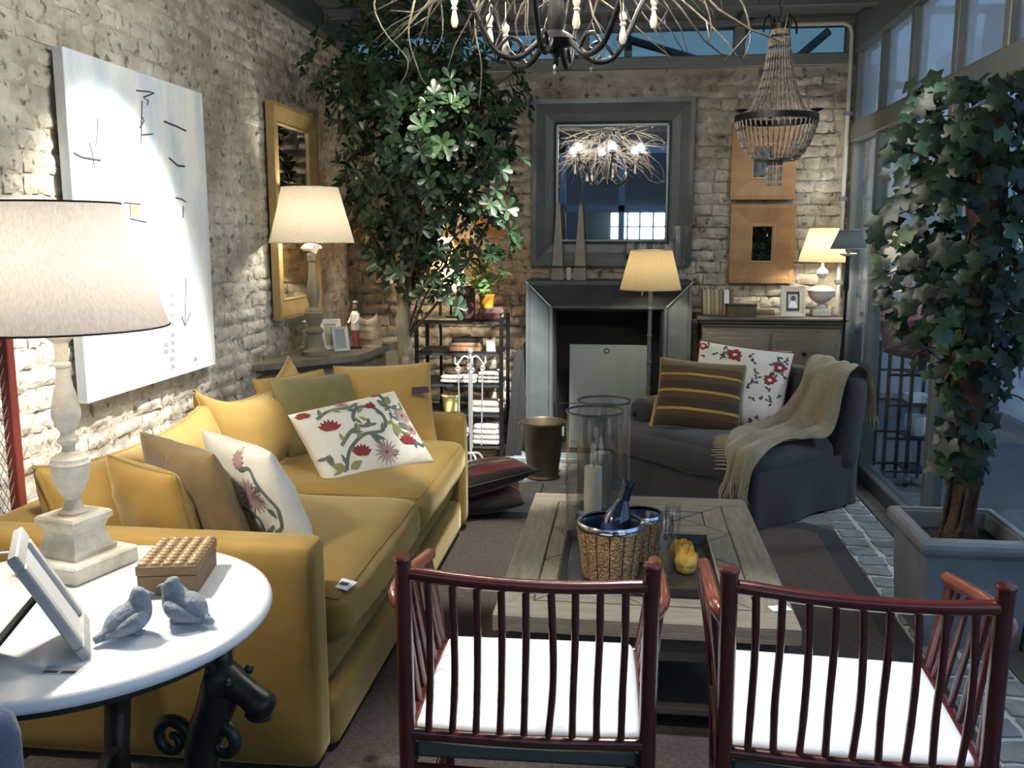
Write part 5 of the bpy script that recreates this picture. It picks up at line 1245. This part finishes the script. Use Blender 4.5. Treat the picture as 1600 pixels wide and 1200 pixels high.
for k in range(60):
    cx, cy = rn3.uniform(-.9, .9), rn3.uniform(-.9, .9)
    if cx < .15 and cy < .45: continue
    for j in range(3): p.fan(b2_, petal(cx, cy, rn3.uniform(0, 6.28), rn3.uniform(.06, .12), .022), off=.002)
tag(b2_.ob('dark_print', K['ink'], t), kind='stuff')
p = Pillow(.50, .44, .14, .05, .008, 33); pillow_thing('throw_pillow', 'plain beige pillow at the back of the slate lounge chair', 'pillow', p, K['beige'], (.68, 5.50, .425), -18, -14, 2)
# throw
K['throw'] = mat('beige_wool_throw', (.24, .19, .115), .95, col2=(.33, .27, .175), vs=30, bump=.5, bs=150, sheen=.5)
th = thing('throw_blanket', 'beige wool throw with fringe draped over the slate lounge chair', 'blanket', (.63, 5.36, 0), -46.5)
ctrl = [((.40, .545, .50), (.15, 0, 0)), ((.40, .525, .66), (.15, 0, 0)), ((.40, .475, .775), (.15, 0, 0)), ((.40, .37, .802), (.15, 0, 0)), ((.39, .27, .76), (.15, 0, 0)), ((.39, .215, .62), (.15, 0, 0)), ((.38, .15, .49), (.16, .03, -.01)),
        ((.37, .0, .465), (.15, .09, -.02)), ((.36, -.14, .455), (.11, .14, -.02)), ((.39, -.28, .45), (.08, .14, -.01)), ((.43, -.43, .435), (.09, .06, 0)), ((.46, -.505, .36), (.08, .02, 0)), ((.47, -.52, .27), (.07, .01, 0))]
CP = bez([c[0] for c in ctrl], 6); CC = bez([c[1] for c in ctrl], 6)
def thf(u, v, off=0):
    i = v*(len(CP)-1); k = min(len(CP)-2, int(i)); f_ = i-k; p_ = CP[k].lerp(CP[k+1], f_); c = CC[k].lerp(CC[k+1], f_); s = 2*u-1
    q = p_+c*s; fold = .016*sin(s*7+v*5)+.010*sin(s*15-v*9)+.03*noise.noise(Vector((s*2.2, v*9, 1.7))); q.z += fold*(.5+.5*abs(s)); q.y += .016*sin(s*9+v*13)+.03*noise.noise(Vector((s*2, v*8, 5.1))); q.x += .03*noise.noise(Vector((s*1.2, v*7, 9.1)))
    if q.x > .545 and q.y < .25: q.z -= (q.x-.545)*2.2; q.x = .545+(q.x-.545)*.35
    if q.x > .55 and q.y >= .25: q.z -= (q.x-.55)*1.5; q.x = .55+(q.x-.55)*.3
    q.z = max(q.z, .05); return q+Vector((0, 0, off))
b = B(); b.grid(lambda u, v: thf(u, v), 24, 70); b.grid(lambda u, v: thf(u, v, .006), 24, 70, flip=True); b.ob('cloth', K['throw'], th, 180)
b = B()
for k in range(30):
    u = (k+.5)/30; a = thf(u, 1); b.tube([tuple(a), tuple(a+Vector((rnd(-.012, .012), rnd(-.02, .0), -.04))), tuple(a+Vector((rnd(-.02, .02), rnd(-.03, .0), -.085)))], [.005, .004, .002], 5)
    a = thf(u, 0); b.tube([tuple(a), tuple(a+Vector((rnd(-.012, .012), rnd(0, .01), -.04))), tuple(a+Vector((rnd(-.02, .02), .01, -.08)))], [.005, .004, .002], 5)
for k in range(16):
    a = thf(0, .72+.24*k/16); b.tube([tuple(a), tuple(a+Vector((-.04, -.01, -.004))), tuple(a+Vector((-.075, rnd(-.03, .01), -.012)))], [.005, .004, .002], 5)
tag(b.ob('fringe', K['beige'], th), kind='stuff')

# ------------------------------------------------------------------ chest of drawers and its things
ch = thing('chest_of_drawers', 'grey brown wooden chest of drawers in the corner behind the lounge chair', 'chest', (.935, 6.325, 0))
GW = mat('grey_brown_chest_wood', (.135, .115, .085), .65, col2=(.21, .18, .135), vs=4, st=(1.5, 10, 10), bump=.25, bs=20)
GD = mat('dark_chest_moulding', (.06, .052, .043), .6, col2=(.09, .08, .066), vs=5)
B().box(-.43, .43, -.20, .22, .04, .92).ob('carcass', GW, ch); B().box(-.47, .47, -.235, .24, .965, .985, .006).ob('top', GD, ch)
B().box(-.455, .455, -.222, .23, .945, .965, .006).box(-.44, .44, -.21, .225, .92, .945, .006).ob('moulding', GD, ch)
for r_ in range(3):
    for i in range(2):
        x0 = -.41+i*.415; z0 = .63-r_*.28
        d_ = B().box(x0, x0+.395, -.214, -.198, z0, z0+.255, .004).ob('drawer', GW, ch)
        B().box(x0+.03, x0+.365, -.220, -.21, z0+.03, z0+.225, .006).ob('drawer_panel', GW, d_)
        B().lathe([(0, 0), (.006, 0), (.006, .012), (.014, .018), (.013, .026), (0, .03)], 12, T(x0+.1975, -.22, z0+.13, rx=90)).ob('knob', K['iron'], d_)
for x in (-.40, .40):
    for y in (-.17, .18): B().sq([(.022, 0), (.03, .04)], T(x, y, 0)).ob('foot', GD, ch)
CT = .9855
cols = [(.50, .42, .27), (.58, .50, .34), (.44, .33, .20), (.52, .45, .30), (.36, .26, .17)]
names = ('first', 'second', 'third', 'fourth', 'fifth'); x = .525
for k in range(5):
    m = mat('old_book_cloth_%d' % k, cols[k], .8, col2=tuple(c*.75 for c in cols[k]), vs=12)
    book('old beige book standing on the chest, %s from the fireplace side' % names[k], (x, 6.37, CT+.001), 0, .024, .12, .165+.006*(k % 2), m, 'old beige books on the chest', True, -3); x += .0268
book('white spined book standing beside the beige books on the chest', (x+.008, 6.37, CT+.001), 0, .034, .13, .165, K['tagw'], None, True, -2)
book('brown spined book standing beside the white book on the chest', (x+.042, 6.37, CT+.001), 0, .024, .13, .17, K['boxw'], None, True, -2)
tn = thing('tin_box', 'dark green oval tin box on the chest before the books', 'box', (.745, 6.20, CT))
K['tin'] = mat('olive_gilt_tin', (.07, .06, .028), .4, .4, col2=(.13, .11, .055), vs=14, st=(6, 6, 1))
pts = [(.10*abs(cos(a))**.5*(1 if cos(a) > 0 else -1), .06*abs(sin(a))**.5*(1 if sin(a) > 0 else -1)) for a in [2*PI*k/32 for k in range(32)]]
B().prism(pts, 0, .07).ob('body', K['tin'], tn); B().prism([(a*1.03, c*1.03) for a, c in pts], .07, .08).ob('lid', K['black'], tn)
book('flat brown book lying behind the tin box on the chest', (.90, 6.38, CT), 0, .17, .11, .022, K['boxw']); book('flat pale brown book lying on top of the brown one on the chest', (.90, 6.38, CT+.0225), 4, .16, .10, .018, K['turnwood'])
# white photo frame with an old photograph
t = framed('framed_photo', 'whitewashed photo frame with old black and white portrait on the chest', 'photo frame', (1.075, 6.20, CT), 0, .155, .20, .036, .022, K['ivoryp'], 'backing', K['ink'], tiltx=-10)
K['photo'] = mat('pale_photo_paper', (.45, .46, .46), .4); K['photod'] = mat('dark_photo_tone', (.05, .05, .055), .4)
B().box(-.030, .030, -.0095, -.009, .055, .145).ob('photo_paper', K['photo'], t)
B().prism([(.016*cos(a)+.002, .120+.018*sin(a)) for a in [k*PI/6 for k in range(12)]], .0096, .0101, T(rx=90)).ob('photo_dark_shape', K['photod'], t)
B().prism([(-.025, .06), (.028, .06), (.02, .09), (.008, .105), (-.01, .103), (-.02, .085)], .0096, .0101, T(rx=90)).ob('photo_light_shape', K['tagw'], t)
# urn lamp
K['urn'] = mat('pale_grey_stone_urn', (.36, .34, .30), .7, col2=(.50, .48, .43), vs=14, bump=.3, bs=40); K['shade5'] = shade_mat('golden_linen_shade', (.40, .32, .19), .2)
ul = thing('table_lamp', 'stone urn table lamp with golden shade on the chest', 'lamp', (1.275, 6.33, CT))
B().box(-.058, .058, -.058, .058, 0, .042, .004).ob('plinth', K['urn'], ul)
B().lathe([(0, .042), (.045, .042), (.042, .052), (.022, .062), (.018, .075), (.032, .085), (.062, .105), (.080, .135), (.084, .155), (.090, .158), (.090, .168), (.080, .172), (.055, .19), (.03, .205), (.022, .225), (.020, .245), (.030, .262), (.038, .278), (.032, .296), (.018, .31), (.010, .32), (.010, .37), (0, .37)], 28).ob('urn', K['urn'], ul, 35)
shade(ul, .158, .092, .352, .572, K['shade5'], K['shade5']); bulb(ul, .44, .024); point('lamp_light', (1.275, 6.33, 1.43), 11, (1, .93, .8))
# pine frames
framed('wall_frame', 'upper wide pine frame with small mirror behind the beaded chandelier', 'picture frame', (.90, 6.575, 1.748), 0, .425, .50, .15, .035, K['pine'], 'mirror_glass', K['mirror'])
framed('wall_frame', 'lower wide pine frame with small mirror above the chest', 'picture frame', (.912, 6.575, 1.188), 0, .43, .53, .15, .035, K['pine'], 'mirror_glass', K['mirror'])
# black candle lamp
bl_ = thing('floor_lamp', 'slim black floor lamp with small black shade before the window corner', 'lamp', (1.285, 5.68, 0))
B().lathe([(0, 0), (.10, 0), (.10, .012), (.02, .025), (.009, .04), (.009, 1.18), (.016, 1.20), (.012, 1.30), (.012, 1.42), (0, 1.42)], 20).ob('pole', K['iron'], bl_, 35)
B().lathe([(.012, 1.385), (.045, 1.395), (.05, 1.405), (.044, 1.402), (.012, 1.395)], 20, cap=False).ob('drip_cup', K['ivory'], bl_)
K['bshade'] = shade_mat('black_paper_shade', (.05, .065, .08), .1)
shade(bl_, .102, .056, 1.432, 1.54, K['bshade'], K['silver'], 28); bulb(bl_, 1.45, .014); point('lamp_light', (1.285, 5.68, 1.455), 2.5, (1, .9, .72), .02)
# ------------------------------------------------------------------ beaded chandelier
bcx = thing('bead_chandelier', 'wooden bead basket chandelier hanging before the pine frames', 'chandelier', (.712, 4.8, 0))
K['bead'] = mat('grey_brown_beads', (.16, .13, .10), .5, col2=(.36, .31, .25), vs=60, contrast=.12, rand=1)
B().lathe([(.194, 2.055), (.200, 2.055), (.200, 2.085), (.194, 2.085)], 40, cap=False).ob('hoop', K['iron'], bcx)
B().lathe([(.038, 2.475), (.044, 2.475), (.044, 2.51), (.038, 2.51), (.0, 2.512)], 24, cap=False).ob('crown', K['iron'], bcx)
def strand(pts, n, ln, r):
    P = bez([(q[0], 0, q[1]) for q in pts], 20); b = B(); L_ = len(P)
    for k in range(n):
        a = P[int(k*(L_-1)/n)]; c = P[int((k+.86)*(L_-1)/n)]; m_ = (a+c)/2
        b.tube([tuple(a), tuple(a.lerp(c, .25)), tuple(a.lerp(c, .75)), tuple(c)], [r*.5, r, r, r*.5], 5)
    return b
up = strand([(.042, 2.485), (.056, 2.38), (.074, 2.27), (.10, 2.18), (.135, 2.105), (.155, 2.078)], 11, 0, .0042)
lo_ = strand([(.196, 2.058), (.178, 1.985), (.150, 1.925), (.115, 1.885), (.098, 1.875)], 6, 0, .0045)
tas = strand([(.038, 1.872), (.036, 1.80), (.034, 1.745)], 4, 0, .0045)
def ring_of(b, n, off=0):
    o = None
    for k in range(n):
        M = T(rz=360*k/n+off)
        if o is None: o = b.ob('bead_strand', K['bead'], bcx, 60)
        else: o2 = inst(o, 'bead_strand', bcx, M)
ring_of(up, 30); ring_of(lo_, 44, 3); ring_of(tas, 14)
B().lathe([(.0, 1.868), (.10, 1.868), (.10, 1.876), (.0, 1.876)], 24).ob('base_plate', K['zinc_dark'], bcx)
for a in (200, 340, 90): 
    B().lathe([(0, 2.092), (.008, 2.092), (.03, 2.102), (.032, 2.106), (0, 2.104)], 14, T(.19*cos(R(a)), .19*sin(R(a)), 0)).ob('candle_cup', K['iron'], bcx)
for k in range(4): B().tube(bez([(.04*cos(k*PI/2+.4), .04*sin(k*PI/2+.4), 2.50), (.06*cos(k*PI/2+.4), .06*sin(k*PI/2+.4), 2.545), (.085*cos(k*PI/2+.4), .085*sin(k*PI/2+.4), 2.52), (.09*cos(k*PI/2+.4), .09*sin(k*PI/2+.4), 2.47)], 5), .005, 6).ob('hook', K['iron'], bcx)
b = B()
for k in range(11): b.tube([(.010*cos(q*PI/4), 0, .017*sin(q*PI/4)) for q in range(8)], .0025, 5, T(0, 0, 2.53+k*.036, rz=90*(k % 2)), closed=True)
tag(b.ob('chain', K['iron'], bcx), kind=None)

# ------------------------------------------------------------------ twig chandelier
tcn = thing('twig_chandelier', 'dark iron scroll chandelier wrapped in dry twigs with wooden drops', 'chandelier', (-.23, 3.0, 0))
K['twig'] = mat('dry_twig', (.10, .08, .06), .9, col2=(.20, .17, .135), vs=20, rand=1)
B().lathe([(0, 2.02), (.010, 2.028), (.006, 2.045), (.016, 2.06), (.010, 2.075), (.05, 2.085), (.062, 2.10), (.05, 2.115), (.022, 2.13), (.030, 2.17), (.022, 2.22), (.028, 2.26), (.014, 2.30), (.012, 2.8), (.05, 2.85), (.05, 2.86), (0, 2.86)], 20).ob('hub', K['iron'], tcn, 40)
K['cbulb'] = bulb_mat('clear_lit_bulb', (1, .92, .78), 30)
for k in range(6):
    a = k*60+20; M = T(rz=a)
    arm = B().tube(bez([(.05, 0, 2.10), (.12, 0, 2.045), (.19, 0, 2.06), (.24, 0, 2.14), (.29, 0, 2.24), (.345, 0, 2.27), (.375, 0, 2.33)], 5), .009, 8, M).ob('arm', K['iron'], tcn, 60)
    B().tube(bez([(.19, 0, 2.06), (.155, 0, 2.10), (.12, 0, 2.095), (.105, 0, 2.065), (.125, 0, 2.045), (.145, 0, 2.06)], 5), .006, 6, M).ob('scroll', K['iron'], arm, 60)
    B().lathe([(0, 2.33), (.03, 2.335), (.04, 2.35), (.012, 2.352), (.012, 2.39), (0, 2.39)], 14, M @ T(.375, 0, 0)).ob('cup', K['iron'], arm)
    B().ball((.375, 0, 2.415), (.018, .018, .028), 10, 8, M).ob('light_bulb', K['cbulb'], arm)
    point('chandelier_light', (-.23+.375*cos(R(a)), 3.0+.375*sin(R(a)), 2.415), 15, (1, .95, .85), .03)
K['limed'] = mat('limed_wood_drop', (.42, .38, .30), .7, col2=(.54, .50, .42), vs=14)
def drop(x, y, z_):
    o = B().lathe([(0, 0), (.007, .0), (.0125, .014), (.011, .028), (.006, .05), (.006, .052), (.010, .056), (.010, .060), (.006, .064), (.008, .068), (.012, .078), (.011, .088), (.005, .094), (.0015, .096), (.0015, .16), (0, .16)], 14, T(x, y, z_)).ob('wooden_drop', K['limed'], tcn, 40)
for x, y, z_ in ((-.205, -.02, 2.085), (-.155, -.02, 2.055), (.205, 0, 2.085), (.065, -.06, 2.12), (.30, .1, 2.15), (-.33, .06, 2.16)): drop(x, y, z_)
K['cryst'] = glass_mat('crystal', (.9, .94, 1), .25, .02)
for x, y, z_ in ((.11, -.02, 2.0), (.0, -.06, 1.985), (-.25, .02, 2.12), (.33, -.05, 2.1)): B().lathe([(0, 0), (.012, .014), (.004, .032), (.001, .05), (0, .05)], 6, T(x, y, z_), smooth=False).ob('crystal_drop', K['cryst'], tcn)
rt_ = random.Random(9)
for k in range(150):
    a = rt_.uniform(0, 2*PI); r0 = rt_.uniform(.05, .32); z0 = rt_.uniform(2.28, 2.62)
    p_ = Vector((r0*cos(a), r0*sin(a), z0)); d = Vector((cos(a+rt_.uniform(-.8, .8)), sin(a+rt_.uniform(-.8, .8)), rt_.uniform(-.55, .35))).normalized()
    pts = [tuple(p_)]; ln = rt_.uniform(.22, .62)
    for j in range(5):
        d = (d+Vector((rt_.uniform(-.35, .35), rt_.uniform(-.35, .35), rt_.uniform(-.5, .22)))).normalized(); p_ = p_+d*ln/5
        if p_.z > 2.84: p_.z = 2.84
        if p_.z < 2.06: p_.z = 2.06
        if math.hypot(p_.x, p_.y) > .70: p_ -= d*ln/6
        pts.append(tuple(p_))
    tw_ = B().tube(pts, [.0042, .0038, .0034, .0028, .0022, .0012], 5)
    if k % 2 == 0:
        q = Vector(pts[3]); tw_.tube([pts[3], tuple(q+Vector((rt_.uniform(-.08, .08), rt_.uniform(-.08, .08), rt_.uniform(-.1, .02))))], [.0025, .001], 4)
    tw_.ob('twig', K['twig'], tcn, 180)

for pts in ([(-.45, 0, 2.5), (-.57, 0, 2.26), (-.55, 0, 2.15), (-.47, 0, 2.05), (-.50, 0, 1.97)], [(-.40, .02, 2.4), (-.46, .02, 2.2), (-.47, .02, 2.12), (-.44, .02, 2.02), (-.42, .03, 1.98)], [(-.42, -.05, 2.5), (-.36, -.05, 2.25), (-.35, -.04, 2.12), (-.38, -.05, 2.06)], [(.3, 0, 2.5), (.42, 0, 2.27), (.47, 0, 2.14), (.46, .02, 2.08)], [(.35, .1, 2.4), (.55, .1, 2.25), (.60, .1, 2.12), (.58, .1, 2.05)], [(-.2, .1, 2.4), (-.27, .1, 2.2), (-.25, .1, 2.05), (-.26, .1, 1.92)]):
    B().tube(bez(pts, 4), [.0045-.003*k/(4*(len(pts)-1)) for k in range(4*(len(pts)-1)+1)], 5).ob('twig', K['twig'], tcn, 180)
# ------------------------------------------------------------------ planter with ivy
pt = thing('planter', 'square blue grey zinc planter in front of the glazed wall', 'planter', (1.285, 3.60, 0))
K['planter'] = mat('weathered_zinc_planter', (.17, .19, .205), .55, .2, col2=(.27, .30, .315), vs=5, bump=.3, bs=30)
def rbw(hx_, hy_, z_): return [(-hx_, -hy_, z_), (hx_, -hy_, z_), (hx_, hy_, z_), (-hx_, hy_, z_)]
def stack(levels):
    v = []; f = []
    for L_ in levels: v += rbw(*L_)
    for k in range(len(levels)-1):
        for i in range(4): f.append((4*k+i, 4*k+(i+1) % 4, 4*k+4+(i+1) % 4, 4*k+4+i))
    return B().add(v, f)
stack([(.165, .20, 0), (.185, .215, .36)]).ob('body', K['planter'], pt)
stack([(.180, .212, .350), (.195, .226, .358), (.205, .236, .372), (.207, .238, .388), (.205, .236, .404), (.195, .226, .416), (.183, .213, .420), (.168, .196, .420), (.168, .196, .408), (.158, .186, .408), (.158, .186, .33)]).ob('rim', K['planter'], pt)
B().box(-.16, .16, -.188, .188, .30, .345).ob('soil', mat('potting_soil', (.02, .015, .01), .95, bump=1, bs=60), pt)
B().box(-.165, .165, -.2, .2, 0, .01).ob('bottom', K['planter'], pt)
iv = thing('ivy_plant', 'tall ivy trained up a mossy pole in the zinc planter', 'plant', (1.285, 3.62, .345))
K['moss'] = mat('brown_moss_pole', (.055, .032, .02), .95, col2=(.11, .07, .04), vs=25, bump=1, bs=60)
B().tube(bez([(0, 0, -.02), (.005, 0, .4), (-.01, 0, .8), (.01, 0, 1.2), (0, 0, 1.62)], 8), [.062+.010*sin(k*1.3) for k in range(33)], 12).ob('moss_pole', K['moss'], iv, 180)
ri = random.Random(21)
for k in range(9):
    a = ri.uniform(0, 6.28); pts = []
    for j in range(9): pts.append(((.055+.012*sin(j+k))*cos(a+j*.35), (.055+.012*sin(j+k))*sin(a+j*.35), -.02+j*.2))
    B().tube(bez(pts, 3), [.008-.004*i/24 for i in range(25)], 6).ob('vine_stem', K['moss'], iv, 180)
def ivy_leaf():
    ang = [-160+20*k for k in range(17)]
    def lobe(a): return .52+max(.52*math.exp(-(a/19)**2), .40*math.exp(-((abs(a)-62)/19)**2), .16*math.exp(-((abs(a)-125)/20)**2))
    rad = [lobe(a)*(.62 if abs(a) > 150 else 1) for a in ang]
    v = [(.0, 0, 0)]; v += [(r_*.5*cos(R(a)), r_*.5*sin(R(a)), .03-.02*abs(sin(R(a)))) for a, r_ in zip(ang, rad)]; v += [(r_*cos(R(a)), r_*sin(R(a)), -.10*r_*r_) for a, r_ in zip(ang, rad)]
    n_ = len(ang); f = []
    for i in range(n_-1): f += [(0, 1+i, 2+i), (1+i, 1+n_+i, 2+n_+i, 2+i)]
    return B().add(v, f, None, True)
K['ivy_d'] = leaf_mat('dark_ivy_leaf', (.007, .019, .009), (.019, .042, .020), .4, .2); K['ivy_m'] = leaf_mat('green_ivy_leaf', (.035, .085, .022), (.075, .14, .042), .45, .3); K['ivy_b'] = leaf_mat('blue_green_ivy_leaf', (.035, .09, .065), (.065, .15, .115), .4, .25)
il = ivy_leaf(); pro = {}
def add_ivy(p_, s, key):
    d = Vector((p_.x, p_.y, 0)); d = d.normalized() if d.length > .01 else Vector((0, -1, 0))
    nrm = (d*.6+Vector((ri.uniform(-.5, .5), -.7+ri.uniform(-.5, .3), .35+ri.uniform(-.3, .4)))).normalized()
    q = nrm.to_track_quat('Z', 'Y').to_matrix().to_4x4()
    M = Matrix.Translation(p_) @ q @ Matrix.Rotation(ri.uniform(0, 6.28), 4, 'Z') @ Matrix.Scale(s, 4)
    if len(iv.children) > 310: rest_i.add(il.v, il.f, M, True); return
    if key not in pro: pro[key] = il.ob('leaf', K[key], iv, 180); pro[key].matrix_local = M
    else: inst(pro[key], 'leaf', iv, M)
cnt = 0
rest_i = B()
while cnt < 900:
    z_ = ri.uniform(.25, 1.72)
    rmax = .10+.30*min(1, max(0, (z_-.55)/.4)) if z_ < 1.0 else .40*(1-max(0, z_-1.45)*1.2)
    if z_ < .75 and ri.random() < .6: continue
    a = ri.uniform(0, 6.28); r_ = rmax*ri.uniform(.35, 1)
    x, y = r_*cos(a)*1.0, r_*sin(a)*.85
    if x > .19: x = .19*ri.uniform(.6, 1)
    key = ri.choices(('ivy_d', 'ivy_m', 'ivy_b'), (6, 2.2, 1.4))[0]
    add_ivy(Vector((x, y, z_)), ri.uniform(.036, .060), key); cnt += 1
tag(rest_i.ob('foliage', K['ivy_d'], iv, 180), kind='stuff')
for k in range(22):
    z_ = ri.uniform(.55, 1.6); a = ri.uniform(0, 6.28); r_ = ri.uniform(.2, .38); x = min(.18, r_*cos(a))
    B().tube(bez([(.03*cos(a), .03*sin(a), z_-.1), (x*.6, r_*sin(a)*.5, z_+.03), (x, r_*sin(a)*.85, z_)], 5), .003, 5).ob('tendril', K['moss'], iv, 180)

# ------------------------------------------------------------------ yard things seen through the glazing
rk = thing('plant_stand', 'tall black metal ladder stand outside the glazed wall', 'stand', (1.84, 6.3, -.12))
for x in (-.145, .0, .145):
    for y in (-.12, .12): B().box(x-.010, x+.010, y-.010, y+.010, 0, .94).ob('upright', K['iron'], rk)
for z_ in (.10, .32, .54, .74, .92):
    for y in (-.12, .12): B().box(-.145, .145, y-.008, y+.008, z_-.008, z_+.008).ob('rung', K['iron'], rk)
    B().box(.0, .145, -.12, .12, z_-.004, z_+.004).ob('tray', K['iron'], rk)
rc = thing('red_floor_cushion', 'dark red cushion slung on top of the black stand outside', 'cushion', (1.87, 6.27, .845)); rc.rotation_euler = (R(-50), R(10), R(6))
p = Pillow(.46, .46, .22, .04, .015, 44); K['redc'] = mat('dark_red_canvas', (.11, .012, .018), .85, bump=.2, bs=60); o = p.body().ob('cover', K['redc'], rc, 180, weld=True); o.location = (0, 0, -.17)
wp = thing('white_pot', 'white ceramic pot on the black stand outside', 'pot', (1.92, 6.3, .206)); B().lathe([(0, 0), (.05, 0), (.075, .06), (.07, .13), (.062, .13), (.06, .05), (0, .02)], 20).ob('body', K['whitec'], wp)
wx = solid('white_box', 'flat white box on the black stand outside', 'box', K['whitec'], (1.915, 6.3, .428), 0, (.13, .16, .05))
